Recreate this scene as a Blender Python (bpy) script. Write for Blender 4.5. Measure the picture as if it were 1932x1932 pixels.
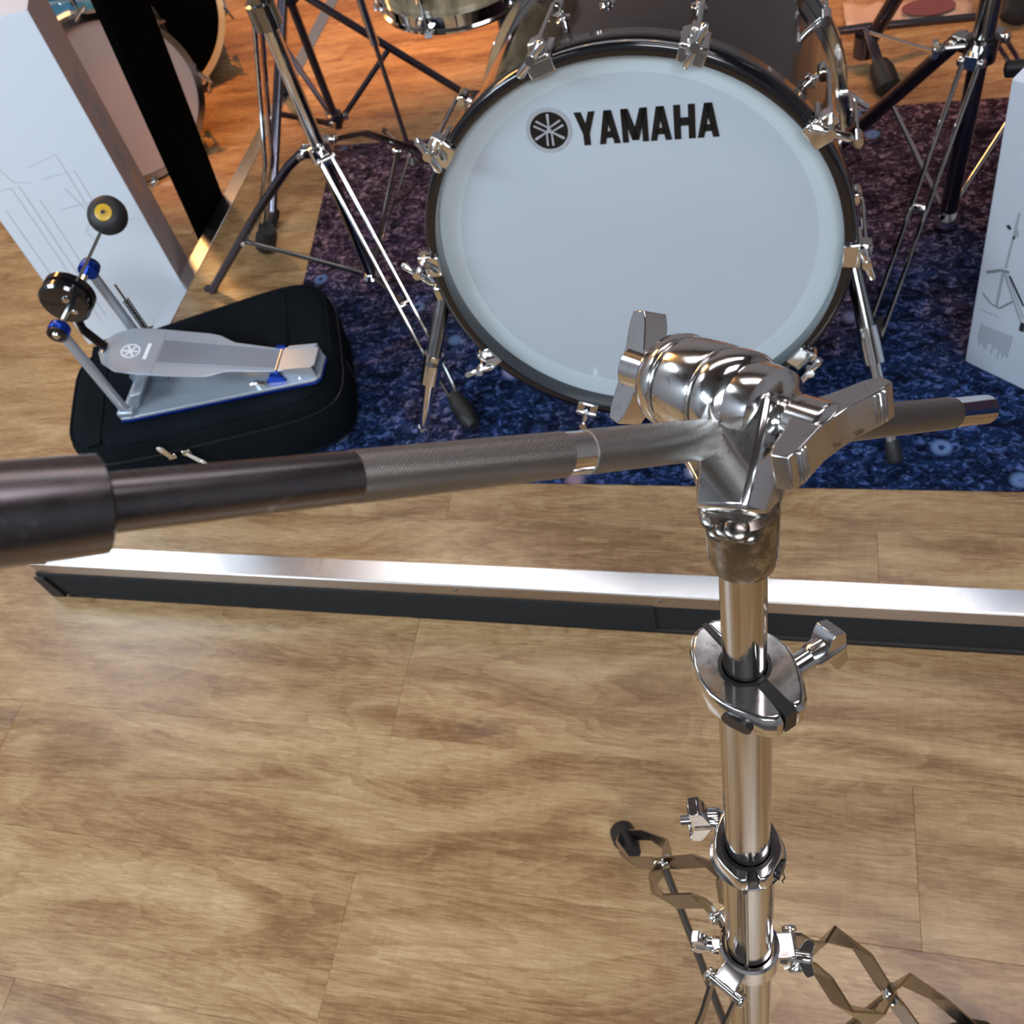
import bpy, bmesh, math, random
from math import pi, sin, cos, radians
from mathutils import Vector, Matrix
for o in list(bpy.data.objects): bpy.data.objects.remove(o)
S = bpy.context.scene
COL = S.collection
random.seed(4)
V = Vector

# ---------------------------------------------------------------- camera, world, lights, exposure
H = 1.22                                  # eye height over the stage top (z = 0); the shop floor is at z = -0.10
RX = V((0.96451883, 0.17311263, -0.19933749))
RY = V((0.02881531, -0.81954096, -0.57229564))
RZ = V((-0.26243684, 0.54624595, -0.79545098))
FP = 1799.0
cd = bpy.data.cameras.new('camera'); cam = bpy.data.objects.new('camera', cd); COL.objects.link(cam)
m = Matrix.Identity(4)
for i, a in enumerate((RX, -RY, -RZ)):
    for r in range(3): m[r][i] = a[r]
m.translation = (0, 0, H)
cam.matrix_world = m
cd.sensor_width = 36.0; cd.lens = FP / 1932 * 36.0
cd.clip_start = 0.02; cd.clip_end = 50
cd.dof.use_dof = True; cd.dof.focus_distance = 0.52; cd.dof.aperture_fstop = 20; cd.dof.aperture_blades = 6
S.camera = cam

w = bpy.data.worlds.new('world'); S.world = w; w.use_nodes = True
w.node_tree.nodes['Background'].inputs[0].default_value = (0.5, 0.55, 0.65, 1)
w.node_tree.nodes['Background'].inputs[1].default_value = 0.02

S.view_settings.view_transform = 'Standard'; S.view_settings.look = 'None'
S.view_settings.gamma = 1.0; S.view_settings.use_curve_mapping = False
S.view_settings.exposure = 1.12

def area(name, loc, target, size, energy, col, sy=None):
    l = bpy.data.lights.new(name, 'AREA'); l.energy = energy; l.color = col; l.size = size
    if sy: l.shape = 'RECTANGLE'; l.size_y = sy
    o = bpy.data.objects.new(name, l); COL.objects.link(o); o.location = loc
    o.rotation_euler = (V(target) - V(loc)).to_track_quat('-Z', 'Y').to_euler()
    return o
def spot(name, loc, target, energy, col, angle, blend=.4, r=.03):
    l = bpy.data.lights.new(name, 'SPOT'); l.energy = energy; l.color = col
    l.spot_size = radians(angle); l.spot_blend = blend; l.shadow_soft_size = r
    o = bpy.data.objects.new(name, l); COL.objects.link(o); o.location = loc
    o.rotation_euler = (V(target) - V(loc)).to_track_quat('-Z', 'Y').to_euler()
    return o
COOL = (0.72, 0.87, 1.0); WARM = (1.0, 0.34, 0.03)
area('daylight_panel_left', (-2.7, -.7, 2.5), (-1.1, 1.1, 0), 1.4, 50, COOL, .9)
area('daylight_panel_near', (.4, -1.5, 2.5), (0, .6, 0), 1.4, 37, (.88, .95, 1.0), .7)
spot('amber_spot_left', (-.90, 2.28, 2.38), (-1.5, 2.95, 0), 125, WARM, 58, .45)
area('amber_wash', (-3.1, 3.4, 2.4), (-1.5, 1.3, 0), .8, 20, (1.0, .50, .16))
spot('amber_spot_middle', (-.32, 2.20, 2.38), (-.45, 2.98, 0), 66, WARM, 52, .45)
spot('amber_spot_right', (.09, 2.23, 2.38), (.55, 2.85, 0), 50, WARM, 56, .45)

# ---------------------------------------------------------------- unprojection used to read positions off measured sight lines
CAM = V((0, 0, H))
def ray(x, y): return RX * ((x - 966) / FP) + RY * ((y - 966) / FP) + RZ
def onz(x, y, z):
    d = ray(x, y); return CAM + d * ((z - H) / d.z)
def atd(x, y, zc): return CAM + ray(x, y) * zc

# ---------------------------------------------------------------- materials
def mat(name, base=(.5, .5, .5), rough=.5, metal=0., spec=.5, coat=0., trans=0., emit=None, estr=0., alpha=1.):
    m = bpy.data.materials.new(name); m.use_nodes = True
    b = m.node_tree.nodes['Principled BSDF']
    b.inputs['Base Color'].default_value = (*base, 1); b.inputs['Roughness'].default_value = rough
    b.inputs['Metallic'].default_value = metal; b.inputs['Specular IOR Level'].default_value = spec
    b.inputs['Coat Weight'].default_value = coat; b.inputs['Transmission Weight'].default_value = trans
    if emit: b.inputs['Emission Color'].default_value = (*emit, 1); b.inputs['Emission Strength'].default_value = estr
    return m
class NT:
    def __init__(s, m): s.t = m.node_tree; s.n = s.t.nodes; s.l = s.t.links; s.b = s.n['Principled BSDF']
    def new(s, ty, **k):
        n = s.n.new(ty)
        for a, v in k.items(): setattr(n, a, v)
        return n
    def ln(s, a, b): s.l.new(a, b)
    def coord(s, out='Object', scale=(1, 1, 1), loc=None):
        tc = s.new('ShaderNodeTexCoord'); mp = s.new('ShaderNodeMapping'); mp.inputs['Scale'].default_value = scale
        if loc: mp.inputs['Location'].default_value = loc
        s.ln(tc.outputs[out], mp.inputs['Vector']); return mp.outputs[0]
    def noise(s, vec, scale, detail=4, rough=.5, dist=0.):
        n = s.new('ShaderNodeTexNoise'); n.inputs['Scale'].default_value = scale; n.inputs['Detail'].default_value = detail
        n.inputs['Roughness'].default_value = rough; n.inputs['Distortion'].default_value = dist
        s.ln(vec, n.inputs['Vector']); return n.outputs['Fac']
    def ramp(s, fac, stops, interp='LINEAR'):
        r = s.new('ShaderNodeValToRGB'); e = r.color_ramp.elements; r.color_ramp.interpolation = interp
        while len(e) < len(stops): e.new(.5)
        for i, (p, c) in enumerate(stops):
            e[i].position = p; e[i].color = (*c, 1) if len(c) == 3 else c
        s.ln(fac, r.inputs[0]); return r.outputs[0]
    def mix(s, fac, a, b, mode='MIX'):
        n = s.new('ShaderNodeMix', data_type='RGBA', blend_type=mode)
        for v, i in ((fac, 0), (a, 6), (b, 7)):
            if isinstance(v, (int, float)): n.inputs[i].default_value = v
            elif isinstance(v, tuple): n.inputs[i].default_value = (*v, 1)
            else: s.ln(v, n.inputs[i])
        return n.outputs[2]
    def math(s, op, a, b=None):
        n = s.new('ShaderNodeMath', operation=op)
        for v, i in ((a, 0), (b, 1)):
            if v is None: continue
            if isinstance(v, (int, float)): n.inputs[i].default_value = v
            else: s.ln(v, n.inputs[i])
        return n.outputs[0]
    def bump(s, h, strength=.3, dist=.001):
        n = s.new('ShaderNodeBump'); n.inputs['Strength'].default_value = strength; n.inputs['Distance'].default_value = dist
        s.ln(h, n.inputs['Height']); s.ln(n.outputs[0], s.b.inputs['Normal'])
    def rough(s, fac, lo, hi):
        n = s.new('ShaderNodeMapRange'); n.inputs[3].default_value = lo; n.inputs[4].default_value = hi
        s.ln(fac, n.inputs[0]); s.ln(n.outputs[0], s.b.inputs['Roughness'])

def wood_floor():
    m = mat('laminate_oak', rough=.38); t = NT(m)
    oi = t.new('ShaderNodeObjectInfo'); rnd = oi.outputs['Random']
    geo = t.new('ShaderNodeNewGeometry')
    add = t.new('ShaderNodeVectorMath', operation='ADD')
    cmb = t.new('ShaderNodeCombineXYZ')
    t.ln(t.math('MULTIPLY', rnd, 37.), cmb.inputs[0]); t.ln(t.math('MULTIPLY', rnd, 91.), cmb.inputs[2])
    t.ln(geo.outputs['Position'], add.inputs[0]); t.ln(cmb.outputs[0], add.inputs[1])
    P = add.outputs[0]
    def mp(sc):
        q = t.new('ShaderNodeMapping'); q.inputs['Scale'].default_value = sc; t.ln(P, q.inputs[0]); return q.outputs[0]
    broad = t.noise(mp((1.2, 5.5, 1)), 2.6, 4, .55, 1.0)
    cath = t.noise(mp((1.1, 6.5, 1)), 1.7, 2, .5, .9)
    rings = t.math('FRACT', t.math('MULTIPLY', cath, 15.))
    grain = t.noise(mp((6, 80, 1)), 5, 5, .7, .2)
    fine = t.noise(mp((14, 260, 1)), 5, 3, .7)
    cross = t.noise(mp((60, 9, 1)), 3, 3, .6, .3)
    v = t.math('ADD', t.math('MULTIPLY', broad, .60), t.math('MULTIPLY', grain, .38))
    v = t.math('ADD', v, t.math('MULTIPLY', t.math('SUBTRACT', rings, .5), .085))
    v = t.math('ADD', v, t.math('MULTIPLY', t.math('SUBTRACT', fine, .5), .17))
    v = t.math('ADD', v, t.math('MULTIPLY', t.math('SUBTRACT', cross, .5), .11))
    v = t.math('ADD', v, t.math('MULTIPLY', t.math('SUBTRACT', rnd, .5), .08))
    c = t.ramp(v, [(.32, (.158, .078, .033)), (.43, (.245, .138, .062)), (.50, (.312, .192, .091)), (.58, (.384, .252, .126)), (.69, (.475, .337, .186))])
    vo = t.new('ShaderNodeTexVoronoi'); vo.inputs['Scale'].default_value = 2.3; t.ln(mp((1.15, 2.6, 1)), vo.inputs['Vector'])
    wob = t.math('ADD', vo.outputs['Distance'], t.math('MULTIPLY', t.math('SUBTRACT', grain, .5), .16))
    kf = t.ramp(wob, [(.0, (1, 1, 1)), (.05, (.75, .75, .75)), (.16, (0, 0, 0))])
    gate = t.math('GREATER_THAN', t.noise(mp((.7, 1.9, 1)), 1.3, 1), .53)
    c = t.mix(t.math('MULTIPLY', t.math('MULTIPLY', kf, gate), .75), c, (.115, .065, .045))
    t.ln(c, t.b.inputs['Base Color'])
    t.rough(grain, .21, .33); t.bump(fine, .08, .0005)
    return m

M = {}
M['wood'] = wood_floor()
M['subfloor'] = mat('subfloor_grey', (.05, .04, .035), .9)
def chrome(name, base, r0, r1, scale=40, dirt=None, thr=(.55, .7)):
    m = mat(name, base, r0, 1.); t = NT(m)
    n = t.noise(t.coord(), scale, 5, .65)
    t.rough(n, r0, r1)
    if dirt:
        k = t.noise(t.coord(loc=(3, 1, 7)), scale * 2.2, 6, .7, .4)
        c = t.mix(t.ramp(k, [(thr[0], (0, 0, 0)), (thr[1], (1, 1, 1))]), base, dirt); t.ln(c, t.b.inputs['Base Color'])
    return m
M['chrome'] = chrome('chrome', (.78, .78, .77), .04, .10)
M['worn_chrome'] = chrome('worn_chrome', (.76, .76, .76), .04, .20, 90, (.24, .22, .20), (.56, .74))
M['tube_chrome'] = chrome('tube_chrome', (.54, .52, .50), .07, .16, 60, (.20, .16, .13), (.66, .82))
M['dark_chrome'] = chrome('dark_chrome', (.13, .12, .15), .22, .35)
M['black_chrome'] = chrome('black_nickel', (.30, .30, .30), .10, .20)
M['old_steel'] = chrome('old_steel', (.25, .22, .24), .28, .5, 60, (.42, .40, .40), (.5, .7))
M['grime'] = chrome('greasy_weld', (.20, .18, .16), .12, .40, 55, (.50, .47, .43), (.48, .62))
M['black'] = mat('black_rubber', (.012, .012, .014), .55)
M['gloss_black'] = mat('gloss_black', (.006, .006, .008), .12, coat=.5)
M['plastic_black'] = mat('black_plastic', (.006, .006, .007), .3)
M['alu'] = chrome('aluminium', (.80, .81, .83), .16, .30, 120)
M['alu2'] = chrome('aluminium_face_floor_tint', (.50, .45, .42), .30, .42, 80)  # front faces: brown floor reflection put into the colour
M['silver'] = chrome('cast_silver', (.60, .63, .67), .28, .42, 120)
M['silver_dark'] = chrome('cast_silver_dark', (.30, .33, .37), .35, .5, 120)  # darker cast silver for the tread and hoop clamp
for k_, c_ in (('silver', (.37, .42, .49)), ('silver_dark', (.22, .26, .32))):
    b_ = M[k_].node_tree.nodes['Principled BSDF']; b_.inputs['Metallic'].default_value = .45; b_.inputs['Base Color'].default_value = (*c_, 1)
M['sleeve_steel'] = chrome('sleeve_steel', (.17, .155, .165), .16, .38, 45, (.40, .40, .42), (.60, .78))  # base darkened in place of a dark reflection
M['blue'] = mat('blue_anodised', (.008, .05, .42), .28, .75)
M['yellow'] = mat('yellow_plastic', (.55, .33, .02), .35)
def knurl():
    m = mat('knurled_steel', (.47, .45, .43), .34, 1.); t = NT(m)
    tc = t.new('ShaderNodeTexCoord'); sp = t.new('ShaderNodeSeparateXYZ'); t.ln(tc.outputs['UV'], sp.inputs[0])
    k = 2 * pi / .00115
    a = t.math('SINE', t.math('MULTIPLY', t.math('ADD', sp.outputs[0], sp.outputs[1]), k))
    b = t.math('SINE', t.math('MULTIPLY', t.math('SUBTRACT', sp.outputs[0], sp.outputs[1]), k))
    h = t.math('MAXIMUM', a, b)
    t.bump(h, .55, .00018)
    t.ln(t.mix(t.math('MULTIPLY', t.math('ADD', h, 1.), .5), (.44, .42, .40), (.17, .16, .15)), t.b.inputs['Base Color'])
    return m
M['knurl'] = knurl()
def rug():
    m = mat('rug_pile', rough=.95, spec=.1); t = NT(m)
    P = t.coord('Object')
    big = t.noise(t.coord('Object', (1, 1.2, 1)), 3.0, 3, .55, .6)
    mid = t.noise(t.coord('Object', (1, 1.5, 1)), 24, 6, .7, 1.2)
    sm = t.noise(t.coord('Object', (1, 1.3, 1)), 75, 4, .65, 1.0)
    # purple grows towards the back left corner, navy along the front hem
    sp = t.new('ShaderNodeSeparateXYZ'); t.ln(P, sp.inputs[0])
    yy = t.math('MULTIPLY', t.math('SUBTRACT', sp.outputs[1], 1.22), .55)
    f = t.math('ADD', big, yy)
    base = t.ramp(f, [(.38, (.0035, .010, .036)), (.50, (.009, .017, .050)), (.60, (.024, .016, .034)), (.78, (.032, .017, .026))])
    blot = t.ramp(mid, [(.40, (.25, .25, .35)), (.50, (1, 1, 1)), (.60, (2.0, 2.0, 2.1))])
    c = t.mix(1., base, blot, 'MULTIPLY')
    spk = t.ramp(sm, [(.52, (0, 0, 0)), (.62, (1, 1, 1))])
    light = t.ramp(f, [(.40, (.075, .125, .32)), (.50, (.19, .19, .36)), (.62, (.33, .22, .26))])
    gate = t.ramp(mid, [(.40, (.12, .12, .12)), (.55, (1, 1, 1))])
    c = t.mix(t.math('MULTIPLY', spk, t.math('MULTIPLY', gate, .8)), c, light)
    def flowers(scale, loc, thr, r0, r1, r2, col):
        vo = t.new('ShaderNodeTexVoronoi'); vo.inputs['Scale'].default_value = scale; vo.inputs['Randomness'].default_value = .8
        t.ln(t.coord('Object', (1, 1, 0), loc), vo.inputs['Vector'])
        d = t.math('ADD', vo.outputs['Distance'], t.math('MULTIPLY', t.math('SUBTRACT', sm, .5), .10))
        ring = t.ramp(d, [(r0 - .03, (0, 0, 0)), (r0, (1, 1, 1)), (r1, (.9, .9, .9)), (r2, (0, 0, 0))])
        sc = t.new('ShaderNodeSeparateColor'); t.ln(vo.outputs['Color'], sc.inputs[0])
        g = t.math('GREATER_THAN', sc.outputs[0], thr)
        return t.math('MULTIPLY', ring, g), col
    for a in ((9, (.3, .1, 0), .52, .10, .17, .23, (.30, .30, .50)), (7, (2.1, .7, 0), .55, .09, .13, .18, (.34, .22, .26)),
              (12, (5.3, 1.7, 0), .5, .09, .15, .21, (.12, .20, .38))):
        g, col = flowers(*a); c = t.mix(t.math('MULTIPLY', g, .75), c, col)
    t.ln(c, t.b.inputs['Base Color'])
    t.bump(t.noise(P, 500, 2), .5, .002)
    return m
M['rug'] = rug()
def carpet():
    m = mat('charcoal_carpet', rough=.95, spec=.1); t = NT(m)
    n = t.noise(t.coord('Object', (1, 1, 3)), 320, 4, .8); t.ln(t.ramp(n, [(.3, (.010, .011, .012)), (.7, (.055, .058, .060))]), t.b.inputs['Base Color'])
    t.bump(n, .8, .002); return m
M['carpet'] = carpet()
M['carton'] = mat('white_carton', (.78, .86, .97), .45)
M['carton_shaded_side'] = mat('white_carton_shaded_side', (.37, .35, .38), .42)  # side in shade: darkened copy of the white carton colour
M['carton_grey'] = mat('pale_grey_carton', (.50, .55, .64), .55)
M['print_pale'] = mat('pale_grey_print', (.64, .68, .75), .5)
M['print_mid'] = mat('mid_grey_print', (.20, .215, .25), .5)
M['print_dark'] = mat('dark_print', (.02, .022, .03), .5)
M['print_soft'] = mat('soft_grey_print', (.30, .34, .39), .5)
M['ink'] = mat('black_ink', (.004, .005, .006), .35)
M['decal_silver'] = mat('decal_silver', (.36, .37, .40), .35)
M['decal_white'] = mat('decal_white', (.85, .88, .92), .4)
def head():
    m = mat('drum_head_film', (.60, .645, .70), .22, coat=.2); t = NT(m)
    n = t.noise(t.coord(), 3, 3); t.ln(t.ramp(n, [(.3, (.43, .49, .56)), (.7, (.46, .52, .59))]), t.b.inputs['Base Color']); return m
M['head'] = head()
M['head_ring'] = mat('drum_head_ring', (.51, .59, .64), .25, coat=.15)
M['head_pink'] = mat('warm_toned_drum_head', (.52, .38, .34), .5)  # white head with the pink of warm light put into its colour
def shell(name, a, b, rough=.10, sc=(1, 1, 1)):
    m = mat(name, a, rough, coat=.45, spec=.3); t = NT(m)
    n = t.noise(t.coord('Object', sc), 30, 5, .6, .5); t.ln(t.ramp(n, [(.3, a), (.7, b)]), t.b.inputs['Base Color']); return m
M['shell'] = shell('dark_walnut_lacquer', (.003, .002, .002), (.022, .011, .008), .10, (.3, 3, .3))
M['shell_pearl'] = shell('vintage_pearl_wrap', (.10, .075, .045), (.36, .29, .19), .2, (1, 1, .4))
M['shell_blue'] = shell('blue_lacquer', (.01, .06, .16), (.02, .14, .30))
M['amber_wood'] = mat('maple_hoop', (.80, .62, .34), .4, coat=.2)
M['fabric'] = None
def fabric():
    m = mat('black_nylon', rough=.85, spec=.08); t = NT(m)
    n = t.noise(t.coord(), 700, 2); big = t.noise(t.coord(), 9, 4)
    t.ln(t.ramp(big, [(.3, (.0025, .004, .006)), (.7, (.005, .008, .011))]), t.b.inputs['Base Color']); t.bump(n, .35, .0008); return m
M['fabric'] = fabric()
M['matt_black'] = mat('matt_black', (.0012, .0012, .0012), .9, spec=.03)
M['film'] = mat('pink_cream_plastic', (.50, .36, .28), .35)
M['maroon'] = mat('maroon_print', (.16, .055, .06), .5)
M['wall'] = mat('grey_wall_paint', (.30, .30, .32), .8)
M['ceil'] = mat('grey_ceiling', (.10, .10, .105), .9)
M['lamp_cool'] = mat('cool_lamp_diffuser', (.9, .9, .9), .4, emit=(.82, .91, 1.), estr=5.)
M['lamp_soft'] = mat('soft_light_box', (.9, .9, .9), .4, emit=(.97, .96, 1.), estr=1.35)
M['lamp_rose'] = mat('rose_white_panel', (.9, .9, .9), .4, emit=(1., .92, .98), estr=3.0)
M['strap_steel'] = chrome('strap_steel', (.27, .245, .225), .14, .26, 60)
M['lamp_warm'] = mat('amber_bulb', (.9, .6, .3), .4, emit=(1., .55, .2), estr=25.)

# ---------------------------------------------------------------- mesh builder
class MB:
    def __init__(s): s.v = []; s.f = []; s.uv = {}
    def quadring(s, rings, closed_u=True, caps=True):
        n = len(rings[0]); b = len(s.v)
        for r in rings: s.v += [V(p) for p in r]
        for i in range(len(rings) - 1):
            for j in range(n if closed_u else n - 1):
                k = (j + 1) % n
                s.f.append((b + i * n + j, b + i * n + k, b + (i + 1) * n + k, b + (i + 1) * n + j))
        if caps:
            s.f.append(tuple(b + j for j in range(n - 1, -1, -1)))
            s.f.append(tuple(b + (len(rings) - 1) * n + j for j in range(n)))
        return s
    def tube(s, pts, r, n=14, caps=True, uv=False, flat=None):
        pts = [V(p) for p in pts]; rr = r if isinstance(r, (list, tuple)) else [r] * len(pts)
        T = []
        for i in range(len(pts)):
            a = pts[max(i - 1, 0)]; b = pts[min(i + 1, len(pts) - 1)]; T.append((b - a).normalized())
        up = V((0, 0, 1)) if abs(T[0].z) < .9 else V((0, 1, 0))
        x = T[0].cross(up).normalized(); rings = []; L = 0.; us = []
        for i, p in enumerate(pts):
            if i: L += (p - pts[i - 1]).length
            x = (x - T[i] * x.dot(T[i])).normalized(); y = T[i].cross(x)
            fx = 1 if flat is None else flat
            rings.append([p + (x * cos(2 * pi * j / n) + y * sin(2 * pi * j / n) * fx) * rr[i] for j in range(n)]); us.append(L)
        f0 = len(s.f); s.quadring(rings, True, caps)
        if uv:
            for i in range(len(pts) - 1):
                for j in range(n):
                    c = 2 * pi * rr[0]
                    s.uv[f0 + i * n + j] = [(c * j / n, us[i]), (c * (j + 1) / n, us[i]), (c * (j + 1) / n, us[i + 1]), (c * j / n, us[i + 1])]
        return s
    def lathe(s, prof, o=(0, 0, 0), axis=(0, 0, 1), n=40, closed=False):
        o = V(o); a = V(axis).normalized(); up = V((0, 0, 1)) if abs(a.z) < .9 else V((1, 0, 0))
        x = a.cross(up).normalized(); y = a.cross(x)
        rings = [[o + a * h + (x * cos(2 * pi * j / n) + y * sin(2 * pi * j / n)) * max(r, 1e-5) for j in range(n)] for r, h in prof]
        if closed: rings.append(rings[0]); return s.quadring(rings, True, False)
        return s.quadring(rings, True, True)
    def box(s, c, size, rot=None, ax=None):
        c = V(c); hx, hy, hz = [q / 2 for q in size]
        A = ax if ax else [V((1, 0, 0)), V((0, 1, 0)), V((0, 0, 1))]
        if rot: A = [rot @ q for q in A]
        b = len(s.v)
        for z in (-1, 1):
            for y in (-1, 1):
                for x in (-1, 1): s.v.append(c + A[0] * hx * x + A[1] * hy * y + A[2] * hz * z)
        for q in ((0, 2, 3, 1), (4, 5, 7, 6), (0, 1, 5, 4), (2, 6, 7, 3), (0, 4, 6, 2), (1, 3, 7, 5)): s.f.append(tuple(b + i for i in q))
        return s
    def prism(s, poly, o, u, v, w, d, d0=0., taper=1.):
        o, u, v, w = V(o), V(u), V(v), V(w); n = len(poly)
        cx = sum(p[0] for p in poly) / n; cy = sum(p[1] for p in poly) / n
        r0 = [o + u * p[0] + v * p[1] + w * d0 for p in poly]
        r1 = [o + u * (cx + (p[0] - cx) * taper) + v * (cy + (p[1] - cy) * taper) + w * (d0 + d) for p in poly]
        return s.quadring([r0, r1])
    def strap(s, pts, wdir, width, th):
        pts = [V(p) for p in pts]; wd = V(wdir).normalized(); rings = []
        for i, p in enumerate(pts):
            if i == 0: t = (pts[1] - p)
            elif i == len(pts) - 1: t = (p - pts[-2])
            else: t = (pts[i + 1] - p).normalized() + (p - pts[i - 1]).normalized()
            t.normalize(); w_ = (wd - t * wd.dot(t)).normalized(); nn = t.cross(w_)
            rings.append([p + w_ * width / 2 + nn * th / 2, p - w_ * width / 2 + nn * th / 2, p - w_ * width / 2 - nn * th / 2, p + w_ * width / 2 - nn * th / 2])
        return s.quadring(rings)
    def sphere(s, c, r, ax=None, n=20, m_=12, sc=(1, 1, 1)):
        A = ax if ax else [V((1, 0, 0)), V((0, 1, 0)), V((0, 0, 1))]; c = V(c); rings = []
        for i in range(m_ + 1):
            t = pi * i / m_ ; t = min(max(t, .02), pi - .02)
            rings.append([c + A[0] * (sin(t) * cos(2 * pi * j / n) * r * sc[0]) + A[1] * (sin(t) * sin(2 * pi * j / n) * r * sc[1]) + A[2] * (-cos(t) * r * sc[2]) for j in range(n)])
        return s.quadring(rings)
    def xf(s, mtx): s.v = [mtx @ p for p in s.v]; return s
    def merge(s, o, mtx=None):
        b = len(s.v); s.v += [(mtx @ p if mtx else p.copy()) for p in o.v]; s.f += [tuple(b + i for i in f) for f in o.f]; return s
    def mesh(s, name, m, off=V((0, 0, 0)), bevel=0, angle=35, smooth=True):
        me = bpy.data.meshes.new(name); me.from_pydata([tuple(p - off) for p in s.v], [], s.f)
        if s.uv:
            uvl = me.uv_layers.new(name='UVMap')
            for p in me.polygons:
                q = s.uv.get(p.index)
                if q:
                    for li, c in zip(p.loop_indices, q): uvl.data[li].uv = c
        me.validate()
        bm = bmesh.new(); bm.from_mesh(me); bmesh.ops.recalc_face_normals(bm, faces=bm.faces); bm.to_mesh(me); bm.free()
        if m: me.materials.append(m)
        if smooth:
            me.shade_smooth(); me.set_sharp_from_angle(angle=radians(angle))
        return me
def root_loc(o):
    p = V((0, 0, 0))
    while o is not None: p = p + o.location; o = o.parent
    return p
def part(name, mb, m, parent=None, bevel=0, angle=35, label=None, local=False, segs=2):
    """one mesh object; coordinates are world coordinates unless local"""
    off = V((0, 0, 0)) if (local or parent is None) else root_loc(parent)
    me = mb.mesh(name, M[m] if isinstance(m, str) else m, off, angle=angle)
    o = bpy.data.objects.new(name, me); COL.objects.link(o); o.parent = parent
    if bevel:
        b = o.modifiers.new('bevel', 'BEVEL'); b.width = bevel; b.segments = segs; b.limit_method = 'ANGLE'; b.angle_limit = radians(40)
        b.harden_normals = False
    if label: o['label'] = label
    return o
def tag(o, label=None, cat=None, group=None, kind=None):
    if label: o['label'] = label
    if cat: o['category'] = cat
    if group: o['group'] = group
    if kind: o['kind'] = kind
    return o
def thing(name, loc, label, cat, group=None):
    o = bpy.data.objects.new(name, None); COL.objects.link(o); o.location = V(loc); o.empty_display_size = .05
    return tag(o, label, cat, group)
def perp(a, b):
    a = V(a); b = V(b); return (b - a * (b.dot(a) / a.dot(a))).normalized()
# ================================================================ SETTING
LOW = -0.10
SX, SY = -1.262, 0.697            # left and front faces of the low stage
# --- shop floor: sub floor with laminate boards as pieces
fl = part('floor', MB().box((-.3, 1.0, LOW - .035), (6.6, 7.0, .05)), 'subfloor'); tag(fl, kind='structure')
def board(x0, x1, y0, y1, z, parent):
    g = .0002
    mb = MB().box(((x0 + x1) / 2, (y0 + y1) / 2, z - .004), (x1 - x0 - g, y1 - y0 - g, .008))
    return part('plank', mb, 'wood', parent, bevel=.0004, segs=1)
PW = .2045; PL = 1.42
starts = {0: -.553, -1: -.553 - .93, 1: .191, 2: -.553, 3: -.25}
j0 = -6
for j in range(j0, 15):
    y0 = .0755 + PW * j; y1 = y0 + PW
    s = {0: -.553, 1: .191, 2: -.553, -1: -1.02, -2: .32, -3: -.5}.get(j, (j * .47) % 1.42 - .9)
    k = s
    while k > -3.4: k -= PL
    while k < 2.9:
        x0, x1 = max(k, -3.5), min(k + PL, 2.9)
        yy1 = y1
        if j == 2: yy1 = min(y1, SY + .2)
        if j >= 3:
            x1 = min(x1, SX + .02)
        if x1 - x0 > .03: board(x0, x1, y0, yy1, LOW, fl)
        k += PL
# --- low stage with its own boards, aluminium nosing and carpeted riser
st = part('stage_platform', MB().box(((SX + .012 + 2.9) / 2, (SY + .012 + 4.35) / 2, (LOW + -.0085) / 2), (2.9 - SX - .012, 4.35 - SY - .012, .0905)), 'subfloor')
tag(st, kind='structure')
for j in range(0, 18):
    y0 = .82 + PW * (j - 1); y1 = y0 + PW
    y0 = max(y0, SY + .037)
    s = {0: .148, 1: .148 - .66}.get(j, (j * .53) % 1.42 - 1.1)
    k = s
    while k > -1.3: k -= PL
    while k < 2.9:
        x0, x1 = max(k, SX + .037), min(k + PL, 2.9); yy = min(y1, 4.35)
        if x1 - x0 > .03 and yy > y0: board(x0, x1, y0, yy, 0, st)
        k += PL
def angle_profile(name, a, b, out, label):
    """L shaped nosing from a to b; out = outward direction"""
    a, b, out = V(a), V(b), V(out); d = (b - a).normalized()
    up = V((0, 0, 1))
    mb = MB()
    prof = [(0, .0016), (.037, .0016), (.037, 0.), (.002, 0.), (.002, -.030), (0, -.030)]
    rings = [[p - out * q[0] + up * q[1] for q in prof] for p in (a, b)]
    mb.quadring(rings)
    return part(name, mb, 'alu', st, bevel=.0004, label=label, segs=1)
angle_profile('aluminium_edge', (SX, SY, 0), (2.9, SY, 0), (0, -1, 0), None)
angle_profile('aluminium_edge', (SX, SY, 0), (SX, 4.35, 0), (-1, 0, 0), None)
part('edge_face', MB().box(((SX + 2.9) / 2, SY - .0008, -.0155), (2.9 - SX, .0014, .029)), 'alu2', st)
part('edge_face', MB().box((SX - .0008, (SY + 4.35) / 2, -.0155), (.0014, 4.35 - SY, .029)), 'alu2', st)
sx = onz(1235, 1170, -.06).x
part('carpet_strip', MB().box(((SX - .006 + sx) / 2, SY + .001, (LOW - .031) / 2), (sx - SX + .006, .010, .069)), 'carpet', st)
part('carpet_strip', MB().box(((sx + 2.9) / 2, SY + .0035, (LOW - .031) / 2), (2.9 - sx, .008, .069)), 'carpet', st)
part('carpet_strip', MB().box((SX + .001, (SY + 4.35) / 2, (LOW - .031) / 2), (.010, 4.35 - SY, .069)), 'carpet', st)
for px in (1247, 863):
    q = onz(px, 1128 if px > 1000 else 1098, -.013)
    part('screw', MB().lathe([(.0032, 0), (.0032, .0012), (.002, .0022)], (q.x, SY - .0012, -.012), (0, -1, 0), 12), 'black_chrome', st)
# dark patch at the corner of the riser
part('corner_patch', MB().prism([(-.012, LOW + .001), (.016, LOW + .001), (.012, -.034), (-.008, -.034)], (SX, SY - .0065, 0), (1, 0, 0), (0, 0, 1), (0, -1, 0), .004), 'black', st)
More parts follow.
